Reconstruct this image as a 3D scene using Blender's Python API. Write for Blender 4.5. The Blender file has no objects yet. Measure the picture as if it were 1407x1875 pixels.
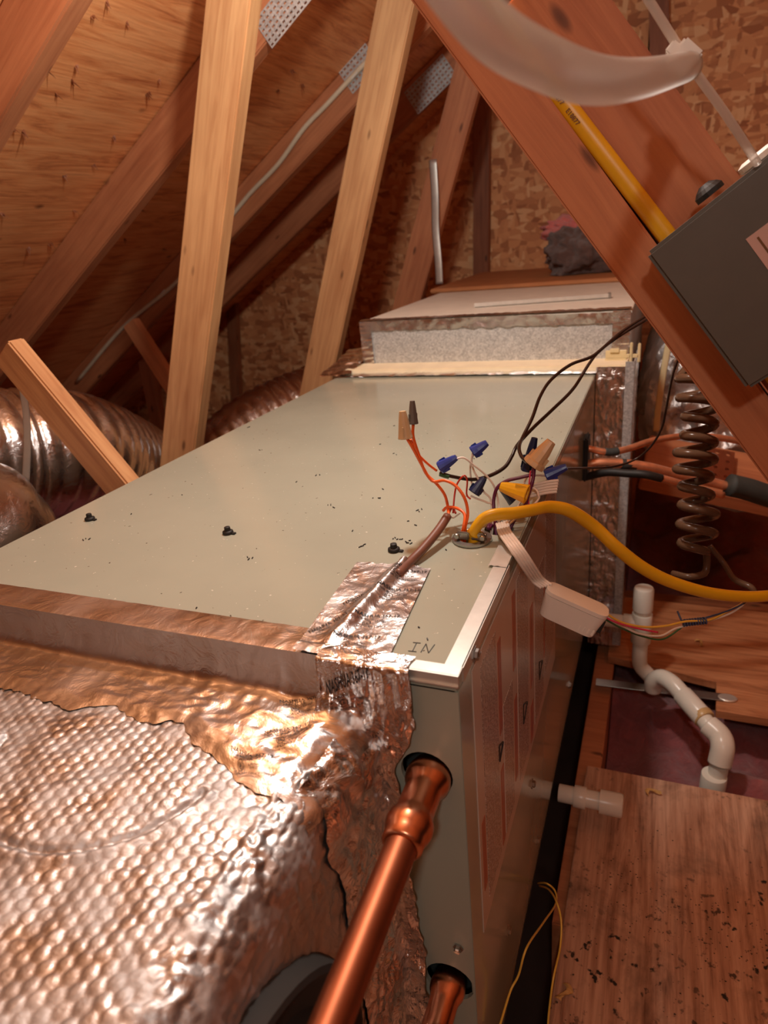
import bpy, bmesh, math, random
from mathutils import Vector, Matrix, noise
random.seed(7)
SC = bpy.context.scene
COL = SC.collection

# ------------------------------------------------------------------ camera
cam_d = bpy.data.cameras.new('camera'); cam = bpy.data.objects.new('camera', cam_d); COL.objects.link(cam)
RX = Vector((0.92736956, 0.36346599, -0.0887591)); DN = Vector((0.06249307, -0.38437334, -0.92106012)); FW = Vector((-0.36889066, 0.84861629, -0.37917024))
cm = Matrix((RX, -DN, -FW)).transposed().to_4x4()
cm.translation = (0.10948, -0.34496, 0.26848)
cam.matrix_world = cm
cam_d.sensor_fit = 'HORIZONTAL'; cam_d.sensor_width = 36.0; cam_d.lens = 1225.0/1407.0*36.0
cam_d.clip_start = 0.01; cam_d.clip_end = 50
cam_d.dof.use_dof = True; cam_d.dof.focus_distance = 0.64; cam_d.dof.aperture_fstop = 11.0
SC.camera = cam

# ------------------------------------------------------------------ light
w = bpy.data.worlds.new('attic_air'); SC.world = w; w.use_nodes = True
w.node_tree.nodes['Background'].inputs[0].default_value = (1.0, 0.62, 0.38, 1)
w.node_tree.nodes['Background'].inputs[1].default_value = 0.0
def bulb(name, loc, power, col, r):
    l = bpy.data.lights.new(name, 'POINT'); l.energy = power; l.color = col; l.shadow_soft_size = r
    o = bpy.data.objects.new(name, l); o.location = loc; COL.objects.link(o); return o
bulb('bulb_overhead_offscreen', (-0.16, 0.40, 0.72), 18.0, (1.0, 0.95, 0.88), 0.03)
bulb('bulb_behind_viewer_offscreen', (0.22, -0.85, 0.78), 9.0, (1.0, 0.95, 0.88), 0.035)
SC.view_settings.view_transform = 'Standard'; SC.view_settings.look = 'None'
SC.view_settings.exposure = 0.12; SC.view_settings.gamma = 1.0; SC.view_settings.use_curve_mapping = False

# ------------------------------------------------------------------ materials
MATS = {}
def S(r, g, b):
    f = lambda c: ((c/255.0+0.055)/1.055)**2.4 if c > 10 else c/255.0/12.92
    return (f(r), f(g), f(b), 1)
class NT:
    def __init__(s, name):
        s.m = bpy.data.materials.new(name); s.m.use_nodes = True; s.t = s.m.node_tree
        s.b = s.t.nodes['Principled BSDF']; s.tc = s.t.nodes.new('ShaderNodeTexCoord')
    def n(s, t, **kw):
        x = s.t.nodes.new(t)
        for k, v in kw.items():
            if k.startswith('i_'):
                k = k[2:].replace('_', ' '); x.inputs[int(k) if k.isdigit() else k].default_value = v
            else: setattr(x, k, v)
        return x
    def l(s, a, b): s.t.links.new(a, b)
    def coord(s, scale=(1, 1, 1), rot=(0, 0, 0)):
        m = s.n('ShaderNodeMapping'); m.inputs['Scale'].default_value = scale; m.inputs['Rotation'].default_value = rot
        s.l(s.tc.outputs['Object'], m.inputs[0])
        oi = s.n('ShaderNodeObjectInfo'); a = s.n('ShaderNodeVectorMath', operation='MULTIPLY_ADD')
        cb = s.n('ShaderNodeCombineXYZ'); s.l(oi.outputs['Random'], cb.inputs[0]); s.l(oi.outputs['Random'], cb.inputs[1]); s.l(oi.outputs['Random'], cb.inputs[2])
        s.l(cb.outputs[0], a.inputs[0]); a.inputs[1].default_value = (37, 19, 53); s.l(m.outputs[0], a.inputs[2])
        return a.outputs[0]
    def noise(s, vec, scale, detail=4, rough=0.55, dist=0.0):
        x = s.n('ShaderNodeTexNoise'); x.inputs['Scale'].default_value = scale; x.inputs['Detail'].default_value = detail
        x.inputs['Roughness'].default_value = rough; x.inputs['Distortion'].default_value = dist; s.l(vec, x.inputs['Vector']); return x
    def ramp(s, fac, stops):
        r = s.n('ShaderNodeValToRGB'); el = r.color_ramp.elements
        while len(el) < len(stops): el.new(0.5)
        for e, (p, c) in zip(el, stops): e.position = p; e.color = c
        s.l(fac, r.inputs[0]); return r.outputs[0]
    def mix(s, fac, a, b, mode='MIX'):
        x = s.n('ShaderNodeMix', data_type='RGBA', blend_type=mode)
        if isinstance(fac, (int, float)): x.inputs[0].default_value = fac
        else: s.l(fac, x.inputs[0])
        for v, i in ((a, 6), (b, 7)):
            if isinstance(v, tuple): x.inputs[i].default_value = v
            else: s.l(v, x.inputs[i])
        return x.outputs[2]
    def bump(s, h, strength=0.3, dist=0.002):
        b = s.n('ShaderNodeBump'); b.inputs['Strength'].default_value = strength; b.inputs['Distance'].default_value = dist
        s.l(h, b.inputs['Height']); s.l(b.outputs[0], s.b.inputs['Normal']); return b
    def set(s, **kw):
        for k, v in kw.items():
            k = k.replace('_', ' ')
            if hasattr(v, 'is_output'): s.l(v, s.b.inputs[k])
            else: s.b.inputs[k].default_value = v
def plain(name, col, rough=0.5, metal=0.0, var=0.0, scale=60, bump=0.0, **kw):
    if name in MATS: return MATS[name]
    t = NT(name); c = t.coord()
    nz = t.noise(c, scale)
    lo = tuple(x*(1-var) for x in col[:3])+(1,); hi = tuple(min(1, x*(1+var)) for x in col[:3])+(1,)
    t.set(Base_Color=t.ramp(nz.outputs[0], [(0.3, lo), (0.7, hi)]), Roughness=rough, Metallic=metal)
    if bump: t.bump(nz.outputs[0], bump, 0.001)
    t.set(**kw)
    MATS[name] = t.m; return t.m
def wood(name, light, dark, rough=0.6, knots=True):
    # grain along local X
    t = NT(name); c = t.coord((1.6, 28, 28)); nz = t.noise(c, 3.0, 6, 0.6, 0.6)
    c2 = t.coord((2, 5, 5)); n2 = t.noise(c2, 2.0, 3)
    col = t.ramp(nz.outputs[0], [(0.28, dark), (0.62, light)])
    col = t.mix(t.ramp(n2.outputs[0], [(0.35, (0.72, 0.68, 0.66, 1)), (0.65, (1, 1, 1, 1))]), (0, 0, 0, 1), col, 'MIX') if False else t.mix(0.45, col, t.ramp(n2.outputs[0], [(0.3, dark), (0.7, light)]))
    if knots:
        c3 = t.coord((7, 20, 20)); v = t.n('ShaderNodeTexVoronoi'); v.inputs['Scale'].default_value = 1.0; t.l(c3, v.inputs['Vector'])
        k = t.ramp(v.outputs['Distance'], [(0.0, (1, 1, 1, 1)), (0.06, (0.8, 0.8, 0.8, 1)), (0.12, (0, 0, 0, 1))])
        col = t.mix(k, col, tuple(x*0.35 for x in dark[:3])+(1,))
    t.set(Base_Color=col, Roughness=rough); t.bump(nz.outputs[0], 0.25, 0.0012)
    MATS[name] = t.m; return t.m
wood('fir', S(228, 176, 122), S(174, 114, 70))
wood('fir_red', S(206, 136, 92), S(160, 92, 58))
wood('fir_dark', S(168, 104, 68), S(120, 68, 42))
def plywood(name, light, mid, dark, stains_shade=False):
    t = NT(name); c = t.coord((1.2, 9, 9)); nz = t.noise(c, 3.2, 7, 0.62, 1.6)
    c2 = t.coord((3, 60, 3)); n2 = t.noise(c2, 3.0, 3, 0.6, 0.4)
    col = t.ramp(nz.outputs[0], [(0.34, dark), (0.46, mid), (0.60, light)])
    col = t.mix(0.35, col, t.ramp(n2.outputs[0], [(0.35, dark), (0.6, light)]))
    c3 = t.coord((5.0, 9.0, 9.0)); v = t.n('ShaderNodeTexVoronoi'); v.inputs['Scale'].default_value = 1.0; t.l(c3, v.inputs['Vector'])
    k = t.ramp(v.outputs['Distance'], [(0.0, (1, 1, 1, 1)), (0.04, (0.6, 0.6, 0.6, 1)), (0.08, (0, 0, 0, 1))])
    col = t.mix(k, col, tuple(x*0.4 for x in dark[:3])+(1,))
    if stains_shade:
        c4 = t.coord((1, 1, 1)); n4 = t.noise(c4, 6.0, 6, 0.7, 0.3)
        col = t.mix(t.ramp(n4.outputs[0], [(0.50, (0, 0, 0, 1)), (0.70, (0.75, 0.75, 0.75, 1))]), col, S(48, 36, 28))  # broad dirt stains, darkened to paint in the beam's shadow as well
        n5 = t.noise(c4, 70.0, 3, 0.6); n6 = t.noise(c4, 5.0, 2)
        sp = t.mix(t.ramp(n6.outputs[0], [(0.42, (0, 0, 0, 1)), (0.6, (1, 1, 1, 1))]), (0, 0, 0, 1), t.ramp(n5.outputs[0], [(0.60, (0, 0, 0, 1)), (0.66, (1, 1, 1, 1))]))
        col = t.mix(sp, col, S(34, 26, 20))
    t.set(Base_Color=col, Roughness=0.62); t.bump(nz.outputs[0], 0.35, 0.003)
    MATS[name] = t.m; return t.m
plywood('roof_ply', S(255, 180, 118), S(242, 156, 94), S(194, 110, 62))
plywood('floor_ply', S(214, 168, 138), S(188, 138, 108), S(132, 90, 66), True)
plywood('clean_ply', S(206, 142, 98), S(186, 120, 78), S(140, 82, 50))
def osb(name):
    t = NT(name); out = None
    for i, (sc, rot) in enumerate((((16, 60, 62), (0, 0.5, 0.3)), ((62, 60, 18), (0.4, 0.9, 1.2)), ((24, 56, 50), (1.0, -0.6, 2.2)))):
        c = t.coord(sc, rot); v = t.n('ShaderNodeTexVoronoi'); v.inputs['Scale'].default_value = 1.0; v.inputs['Randomness'].default_value = 1.0; t.l(c, v.inputs['Vector'])
        sep = t.n('ShaderNodeSeparateColor'); t.l(v.outputs['Color'], sep.inputs[0])
        col = t.ramp(sep.outputs[0], [(0.0, S(176, 108, 66)), (0.35, S(222, 150, 98)), (0.7, S(238, 170, 114)), (1.0, S(250, 198, 144))])
        if out is None: out = col; h = sep.outputs[0]
        else:
            msk = t.ramp(sep.outputs[1], [(0.45, (0, 0, 0, 1)), (0.5, (1, 1, 1, 1))]); out = t.mix(msk, out, col)
    t.set(Base_Color=out, Roughness=0.7); t.bump(h, 0.3, 0.002)
    MATS[name] = t.m; return t.m
osb('osb')
def cabinet_paint(name, col, rough, spots=True):
    t = NT(name); c = t.coord()
    n1 = t.noise(c, 260, 2, 0.5); n2 = t.noise(c, 9, 4)
    base = t.ramp(n2.outputs[0], [(0.3, tuple(x*0.93 for x in col[:3])+(1,)), (0.7, col)])
    if spots:
        sp = t.ramp(n1.outputs[0], [(0.735, (0, 0, 0, 1)), (0.76, (1, 1, 1, 1))])
        base = t.mix(sp, base, S(226, 222, 208))
        n3 = t.noise(c, 190, 2, 0.5); base = t.mix(t.ramp(n3.outputs[0], [(0.745, (0, 0, 0, 1)), (0.77, (1, 1, 1, 1))]), base, S(70, 62, 52))
    t.set(Base_Color=base, Roughness=t.ramp(n2.outputs[0], [(0.3, (rough*0.8,)*3+(1,)), (0.7, (rough*1.25,)*3+(1,))]))
    t.b.inputs['Specular IOR Level'].default_value = 0.6
    t.bump(t.noise(c, 3.0, 2).outputs[0], 0.06, 0.004)
    MATS[name] = t.m; return t.m
cabinet_paint('paint_top', S(166, 170, 154), 0.17)
cabinet_paint('paint_front', S(166, 170, 154), 0.35, False)
cabinet_paint('paint_side', S(166, 170, 154), 0.12, False)
def foil(name, rough, bump, scale, tint=(0.86, 0.85, 0.83, 1), dist=0.004):
    t = NT(name); c = t.coord(); n1 = t.noise(c, scale, 5, 0.6, 1.2); n2 = t.noise(c, scale*0.3, 2)
    t.set(Base_Color=tint, Metallic=1.0, Roughness=t.ramp(n2.outputs[0], [(0.3, (rough*0.7,)*3+(1,)), (0.7, (rough*1.4,)*3+(1,))]))
    t.bump(n1.outputs[0], bump, dist); MATS[name] = t.m; return t.m
foil('foil_tape', 0.26, 0.25, 45, (0.80, 0.80, 0.80, 1))
foil('foil_patch', 0.30, 0.35, 60, (0.80, 0.80, 0.80, 1))
foil('foil_bubble', 0.46, 0.15, 120, (0.56, 0.56, 0.56, 1))
foil('foil_side', 0.30, 0.5, 95, (0.56, 0.56, 0.56, 1))
foil('foil_duct', 0.22, 0.35, 60, (0.80, 0.80, 0.80, 1))
foil('foil_wrap', 0.36, 0.5, 38, (0.80, 0.80, 0.80, 1), 0.01)
foil('foil_crumpled', 0.22, 0.5, 38, (0.80, 0.80, 0.80, 1), 0.01)
def galv(name):
    t = NT(name); c = t.coord(); v = t.n('ShaderNodeTexVoronoi'); v.inputs['Scale'].default_value = 330; t.l(c, v.inputs['Vector'])
    sep = t.n('ShaderNodeSeparateColor'); t.l(v.outputs['Color'], sep.inputs[0]); n = t.noise(c, 60, 4)
    f = t.mix(0.5, sep.outputs[0], n.outputs[0])
    t.set(Base_Color=t.ramp(f, [(0.2, S(170, 172, 172)), (0.8, S(218, 220, 218))]), Metallic=0.4, Roughness=0.45)
    MATS[name] = t.m; return t.m
galv('galvanised')
plain('strip_metal', S(222, 220, 212), 0.40, 0.75, 0.06, 90)
plain('steel', S(176, 176, 172), 0.3, 1.0, 0.08, 90)
plain('copper', S(214, 146, 112), 0.28, 1.0, 0.14, 35)
plain('copper_line', S(224, 156, 118), 0.38, 0.7, 0.2, 60)
plain('copper_dull', S(156, 92, 64), 0.46, 1.0, 0.16, 30)
plain('pvc', S(232, 226, 212), 0.28, 0, 0.03, 30)
plain('pvc_cement', S(206, 170, 116), 0.35, 0, 0.1, 80)
plain('white_plastic', S(228, 222, 212), 0.38, 0, 0.02)
plain('cream_plastic', S(222, 206, 160), 0.45, 0, 0.04)
plain('tan_board', S(240, 226, 192), 0.6, 0, 0.08, 20)
plain('pale_board', S(230, 226, 212), 0.55, 0, 0.06, 25)
plain('black_rubber', S(24, 22, 20), 0.6, 0, 0.2)
plain('duct_dark', S(40, 37, 34), 0.8, 0.0, 0.15, 25)
plain('grey_enamel', S(92, 88, 80), 0.5, 0, 0.05, 40)
plain('yellow_jacket', S(232, 178, 28), 0.36, 0, 0.06, 40)
plain('white_jacket', S(222, 206, 178), 0.5, 0, 0.06, 40)
plain('brown_jacket', S(120, 78, 62), 0.4, 0, 0.15, 60)
plain('black_wire', S(46, 30, 24), 0.3, 0, 0.2)
plain('orange_wire', S(240, 104, 40), 0.34, 0, 0.05)
plain('white_wire', S(232, 222, 210), 0.36, 0, 0.04)
plain('purple_wire', S(92, 28, 66), 0.34, 0, 0.1)
plain('red_wire', S(196, 52, 30), 0.34, 0, 0.1)
plain('pink_wire', S(206, 60, 92), 0.34, 0, 0.1)
plain('green_wire', S(60, 100, 60), 0.4, 0, 0.2)
plain('blue_wire', S(60, 72, 104), 0.4, 0, 0.2)
plain('yellow_wire', S(226, 184, 76), 0.38, 0, 0.06)
plain('nut_blue', S(36, 58, 140), 0.35, 0, 0.06)
plain('nut_navy', S(18, 34, 74), 0.35, 0, 0.06)
plain('nut_tan', S(206, 176, 134), 0.42, 0, 0.05)
plain('nut_grey', S(104, 98, 92), 0.42, 0, 0.05)
plain('nut_yellow', S(236, 184, 30), 0.35, 0, 0.05)
plain('ink', S(26, 22, 24), 0.5)
plain('ink_brown', S(112, 74, 28), 0.5)
plain('label_pale', S(206, 190, 178), 0.22, 0, 0.03, 20)
plain('label_red', S(170, 92, 66), 0.3, 0, 0.06)
plain('sticker', S(206, 170, 158), 0.4, 0, 0.03)
plain('grey_foam', S(52, 56, 54), 0.7, 0, 0.15, 60)
plain('wood_chip', S(206, 160, 96), 0.7, 0, 0.15)
plain('cardboard', S(178, 118, 72), 0.7, 0, 0.1, 20)
plain('subfloor_dark', S(70, 50, 40), 0.8, 0, 0.2, 10)
plain('hanger_white', S(196, 188, 176), 0.5, 0, 0.04)
def clear_tube(name, col, alpha_rough, trans=0.75, alpha=1.0):
    t = NT(name); t.set(Base_Color=col, Roughness=alpha_rough, Transmission_Weight=trans, IOR=1.3, Alpha=alpha)
    MATS[name] = t.m
clear_tube('clear_vinyl', S(226, 218, 208), 0.3, 0.6, 0.7)
clear_tube('smoked_vinyl', S(112, 82, 62), 0.22, 0.35)
def insul(name, light, dark):
    t = NT(name); c = t.coord(); n = t.noise(c, 30, 8, 0.75, 0.8); n2 = t.noise(c, 4, 3)
    t.set(Base_Color=t.mix(0.4, t.ramp(n.outputs[0], [(0.3, dark), (0.7, light)]), t.ramp(n2.outputs[0], [(0.35, dark), (0.65, light)])), Roughness=0.95)
    t.b.inputs['Sheen Weight'].default_value = 0.3; t.bump(n.outputs[0], 0.9, 0.01); MATS[name] = t.m
insul('pink_wool', S(178, 96, 96), S(112, 50, 54))
insul('pink_fresh', S(232, 132, 124), S(196, 92, 88))
insul('dirty_wool', S(120, 88, 78), S(44, 34, 30))
def print_mat():
    # rows of unreadable small print on the rating label: thin dashes running along local Y, stacked along local X
    t = NT('small_print'); c = t.coord((1, 1, 1))
    sx = t.n('ShaderNodeSeparateXYZ'); t.l(t.tc.outputs['Object'], sx.inputs[0])
    m = t.n('ShaderNodeMath', operation='PINGPONG'); t.l(sx.outputs[1], m.inputs[0]); m.inputs[1].default_value = 0.0017
    row = t.n('ShaderNodeMath', operation='GREATER_THAN'); t.l(m.outputs[0], row.inputs[0]); row.inputs[1].default_value = 0.0009
    mp = t.n('ShaderNodeMapping'); mp.inputs['Scale'].default_value = (290, 290, 900); t.l(t.tc.outputs['Object'], mp.inputs[0])
    nz = t.noise(mp.outputs[0], 1.0, 2, 0.6); word = t.n('ShaderNodeMath', operation='GREATER_THAN'); t.l(nz.outputs[0], word.inputs[0]); word.inputs[1].default_value = 0.47
    mu = t.n('ShaderNodeMath', operation='MULTIPLY'); t.l(row.outputs[0], mu.inputs[0]); t.l(word.outputs[0], mu.inputs[1])
    t.set(Base_Color=t.mix(mu.outputs[0], S(204, 188, 176), S(92, 72, 62)), Roughness=0.22); MATS['small_print'] = t.m
print_mat()
M = MATS

# ------------------------------------------------------------------ object helpers
def tag(o, label=None, cat=None, group=None, kind=None):
    if label: o['label'] = label
    if cat: o['category'] = cat
    if group: o['group'] = group
    if kind: o['kind'] = kind
    return o
def obj(name, me, mat, parent=None, mw=None, smooth=False):
    if isinstance(me, bmesh.types.BMesh):
        bm = me; bmesh.ops.recalc_face_normals(bm, faces=bm.faces[:]); me = bpy.data.meshes.new(name); bm.to_mesh(me); bm.free()
    o = bpy.data.objects.new(name, me); COL.objects.link(o)
    if mat and not me.materials: me.materials.append(M[mat])
    if smooth:
        for p in me.polygons: p.use_smooth = True
    if mw is not None: o.matrix_basis = mw
    if parent: o.parent = parent
    return o
def empty(name, loc=(0, 0, 0), rot=None):
    o = bpy.data.objects.new(name, None); o.empty_display_size = 0.02; o.location = loc; COL.objects.link(o)
    return o
def rel(parent, pts):
    p = Vector(parent.location); return [Vector(q)-p for q in pts]
def box(bm, lo, hi, bev=0.0):
    lo = Vector(lo); hi = Vector(hi); r = bmesh.ops.create_cube(bm, size=1.0)
    d = hi-lo; c = (hi+lo)/2
    for v in r['verts']: v.co = Vector((v.co.x*d.x, v.co.y*d.y, v.co.z*d.z))+c
    if bev:
        es = list({e for v in r['verts'] for e in v.link_edges}); bmesh.ops.bevel(bm, geom=es, offset=bev, segments=2, affect='EDGES')
    return bm
def BX(lo, hi, bev=0.0): return box(bmesh.new(), lo, hi, bev)
def cat_rom(pts, n=8):
    P = [Vector(p) for p in pts]
    if len(P) < 3: return P
    P = [P[0]*2-P[1]]+P+[P[-1]*2-P[-2]]; out = []
    for i in range(1, len(P)-2):
        p0, p1, p2, p3 = P[i-1:i+3]
        for k in range(n):
            t = k/n
            out.append(0.5*((2*p1)+(-p0+p2)*t+(2*p0-5*p1+4*p2-p3)*t*t+(-p0+3*p1-3*p2+p3)*t**3))
    out.append(P[-2]); return out
def tube(bm, pts, r, seg=10, flat=1.0, flatdir=None, rfun=None, caps=True):
    # sweeps a round or flattened section along pts
    rings = []; prev = None; N = len(pts); up = None
    for i, p in enumerate(pts):
        t = (pts[min(i+1, N-1)]-pts[max(i-1, 0)]).normalized()
        if flatdir is not None: a = Vector(flatdir)-t*t.dot(Vector(flatdir)); a.normalize()
        elif up is None:
            a = t.orthogonal().normalized()
        else:
            a = up-t*t.dot(up); a = a.normalized() if a.length > 1e-6 else t.orthogonal().normalized()
        up = a; b = t.cross(a); rr = rfun(i/(N-1)) if rfun else r
        rings.append([bm.verts.new(p+a*math.cos(2*math.pi*k/seg)*rr+b*math.sin(2*math.pi*k/seg)*rr*flat) for k in range(seg)])
    for i in range(N-1):
        for k in range(seg): bm.faces.new((rings[i][k], rings[i][(k+1) % seg], rings[i+1][(k+1) % seg], rings[i+1][k]))
    if caps:
        bm.faces.new(list(reversed(rings[0]))); bm.faces.new(rings[-1])
    return bm
def wire(name, pts, r, mat, parent=None, n=8, seg=8, flat=1.0, flatdir=None):
    o0 = Vector(parent.location) if parent else None
    P = [Vector(p) for p in pts]
    if parent: P = [p-o0 for p in P]
    return obj(name, tube(bmesh.new(), cat_rom(P, n), r, seg, flat, flatdir), mat, parent, smooth=True)
def lathe(prof, seg=24):
    # prof: list of (radius, height) around local Z
    bm = bmesh.new(); rings = []
    for r, z in prof:
        rings.append([bm.verts.new((max(r, 1e-5)*math.cos(2*math.pi*k/seg), max(r, 1e-5)*math.sin(2*math.pi*k/seg), z)) for k in range(seg)])
    for i in range(len(rings)-1):
        for k in range(seg): bm.faces.new((rings[i][k], rings[i][(k+1) % seg], rings[i+1][(k+1) % seg], rings[i+1][k]))
    bm.faces.new(list(reversed(rings[0]))); bm.faces.new(rings[-1]); return bm
def zto(d, loc=(0, 0, 0)):
    m = Vector(d).to_track_quat('Z', 'Y').to_matrix().to_4x4(); m.translation = loc; return m
def auto(o, ang=35):
    me = o.data
    for p in me.polygons: p.use_smooth = True
    bm = bmesh.new(); bm.from_mesh(me)
    for e in bm.edges:
        if len(e.link_faces) == 2 and e.calc_face_angle(0) > math.radians(ang): e.smooth = False
    bm.to_mesh(me); bm.free(); return o
def cut_holes(o, cyls):
    # cyls: (centre, radius, axis, depth) in world space; drills real openings through a part
    bpy.context.view_layer.update(); tmp = []
    for c, rad, ax, dep in cyls:
        t = obj('cutter', lathe([(rad, -dep/2), (rad, dep/2)], 24), None, None, zto(ax, c)); tmp.append(t)
        md_ = o.modifiers.new('hole', 'BOOLEAN'); md_.object = t; md_.operation = 'DIFFERENCE'; md_.solver = 'EXACT'
    bpy.context.view_layer.update()
    me = bpy.data.meshes.new_from_object(o.evaluated_get(bpy.context.evaluated_depsgraph_get()))
    o.modifiers.clear(); o.data = me
    for t in tmp: bpy.data.objects.remove(t)
def timber(name, label, p0, p1, w_, t_, normal, mat, group=None, cat='timber', parent=None, bev=0.003):
    p0 = Vector(p0); p1 = Vector(p1); x = (p1-p0).normalized(); z = Vector(normal); z = (z-x*z.dot(x)).normalized(); y = z.cross(x)
    L = (p1-p0).length; m = Matrix((x, y, z)).transposed().to_4x4(); m.translation = (p0+p1)/2
    o = obj(name, BX((-L/2, -w_/2, -t_/2), (L/2, w_/2, t_/2), bev), mat, parent, m)
    if label: tag(o, label, cat, group)
    return o
def sheet_grid(nu, nv, f):
    bm = bmesh.new(); g = [[bm.verts.new(f(i/nu, j/nv)) for j in range(nv+1)] for i in range(nu+1)]
    for i in range(nu):
        for j in range(nv): bm.faces.new((g[i][j], g[i+1][j], g[i+1][j+1], g[i][j+1]))
    return bm
def fold(x, y, z, sc, seed=0):
    # sharp foil creases
    p = Vector((x*sc+seed, y*sc-seed*1.7, z*sc+seed*0.6))
    a = 1-abs(noise.noise(p))*2.2; b = 1-abs(noise.noise(p*2.3+Vector((9, 4, 1))))*2.2
    return a*0.65+b*0.35
NB = Vector((0, 0, 0))
def smstep(a, b, x):
    t = min(1, max(0, (x-a)/(b-a))); return t*t*(3-2*t)

# ------------------------------------------------------------------ attic shell
SL = 0.64; CS = 1/math.sqrt(1+SL*SL)
def roof_z(x): return 1.238+SL*(x-0.11)
slope_m = Matrix(((0, CS, -SL*CS), (1, 0, 0), (0, SL*CS, CS))).to_4x4()   # local X along world y, local Y up the slope, local Z outward
slope_m = Matrix(((0, CS, SL*CS), (1, 0, 0), (0, SL*CS, -CS))).to_4x4()
ceil = empty('ceiling'); tag(ceil, 'sloping orange plywood roof deck over the attic rafters', 'ceiling', kind='structure')
seams = [0.62, -0.56*1.0, -1.30, -2.04, -2.78]
x_edges = [0.60, -0.52, -1.54, -2.62]
sheets = []
for a, b in zip(x_edges[:-1], x_edges[1:]):
    for y0, y1 in ((-2.6, -0.03), (-0.025, 2.52)):
        ln = (a-b)/CS; cxm = (a+b)/2
        m = slope_m.copy(); m.translation = (cxm, (y0+y1)/2, roof_z(cxm))
        s_ = obj('plywood_sheet', BX((-(y1-y0)/2, -ln/2+0.0015, -0.012), ((y1-y0)/2, ln/2-0.0015, 0.0)), 'roof_ply', ceil, m); sheets.append(s_)
# right-hand slope, mirrored about the ridge
RIDGE = 0.60
for a, b in ((0.60, 1.6), (1.6, 2.8)):
    for y0, y1 in ((-2.6, -0.03), (-0.025, 2.52)):
        cxm = (a+b)/2; ln = (b-a)/CS
        m = Matrix(((0, -CS, -SL*CS), (1, 0, 0), (0, SL*CS, -CS))).to_4x4(); m.translation = (cxm, (y0+y1)/2, roof_z(RIDGE)-SL*(cxm-RIDGE))
        obj('plywood_sheet', BX((-(y1-y0)/2, -ln/2, -0.012), ((y1-y0)/2, ln/2, 0.0)), 'roof_ply', ceil, m)
def spike():
    bm = bmesh.new()
    for k in range(3):
        a = k*2.2; d = Vector((math.cos(a)*0.35, math.sin(a)*0.35, 1)).normalized(); L = (0.020, 0.012, 0.010)[k]
        r = 0.0022 if k == 0 else 0.003
        vs = [bm.verts.new(Vector((math.cos(b), math.sin(b), 0))*r+Vector((math.cos(a), math.sin(a), 0))*(0.0 if k == 0 else 0.004)) for b in (0, 2.1, 4.2)]
        t = bm.verts.new(d*L)
        for i in range(3): bm.faces.new((vs[i], vs[(i+1) % 3], t))
        bm.faces.new(vs)
    me = bpy.data.meshes.new('roofing_nail'); bm.to_mesh(me); bm.free(); return me
sp = spike(); sp.materials.append(M['fir_dark'])
nails = [(-0.8056, 0.7450, 0.6520), (-0.8001, 0.8219, 0.6555), (-0.8919, 0.7735, 0.5968), (-0.9171, 0.7866, 0.5807), (-0.9081, 0.7210, 0.5864), (-0.9461, 0.7695, 0.5621), (-0.9091, 0.9844, 0.5857), (-1.0230, 0.7251, 0.5129), (-1.0284, 0.7494, 0.5095), (-1.0151, 0.9771, 0.5179), (-1.0861, 0.9795, 0.4725), (-1.1182, 0.9184, 0.4519), (-1.2117, 1.0192, 0.3921), (-1.3130, 1.0190, 0.3273), (-1.2186, 0.8204, 0.3877), (-0.7816, 0.7561, 0.6674), (-0.8801, 0.9895, 0.6044), (-1.2085, 1.2573, 0.3941), (-1.3139, 1.2859, 0.3267), (-0.7801, 1.3964, 0.6683), (-0.8333, 1.4058, 0.6343), (-0.8044, 1.4866, 0.6528), (-1.3626, 1.5090, 0.2955), (-1.3267, 0.9584, 0.3185)]
for q in nails:
    m = slope_m.copy() @ Matrix.Rotation(random.random()*6, 4, 'Z') @ Matrix.Scale(random.uniform(0.7, 1.25), 4); m.translation = q
    host = min(sheets, key=lambda s: (Vector(s.matrix_basis.translation)-Vector(q)).length)
    n_ = bpy.data.objects.new('roofing_nail', sp); COL.objects.link(n_); n_.parent = host; n_.matrix_basis = host.matrix_basis.inverted() @ m

gy = 2.50
wb = empty('wall_back'); tag(wb, 'gable end wall of oriented strand board behind the ducts', 'wall', kind='structure')
for x0, x1 in ((-2.62, -1.22), (-1.215, 0.005), (0.01, 1.23), (1.235, 2.8)):
    xs = [x0, x1]; bm = bmesh.new()
    top = lambda x: (roof_z(x) if x < RIDGE else roof_z(RIDGE)-SL*(x-RIDGE))+0.02
    px = [x0]+([RIDGE] if x0 < RIDGE < x1 else [])+[x1]
    pr_ = [(x0, -0.85), (x1, -0.85)]+[(x, max(top(x), -0.84)) for x in reversed(px)]
    f0 = [bm.verts.new((x, gy, z)) for x, z in pr_]; f1 = [bm.verts.new((x, gy+0.012, z)) for x, z in pr_]
    bm.faces.new(f0); bm.faces.new(list(reversed(f1)))
    for i in range(len(f0)): bm.faces.new((f0[i], f0[(i+1) % len(f0)], f1[(i+1) % len(f0)], f1[i]))
    obj('strand_board_sheet', bm, 'osb', wb)
bm = bmesh.new()
wf = obj('wall_front', BX((-2.62, -2.62, -0.85), (2.8, -2.6, 1.5)), 'osb'); tag(wf, 'strand board end wall facing the gable', 'wall', kind='structure')

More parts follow.
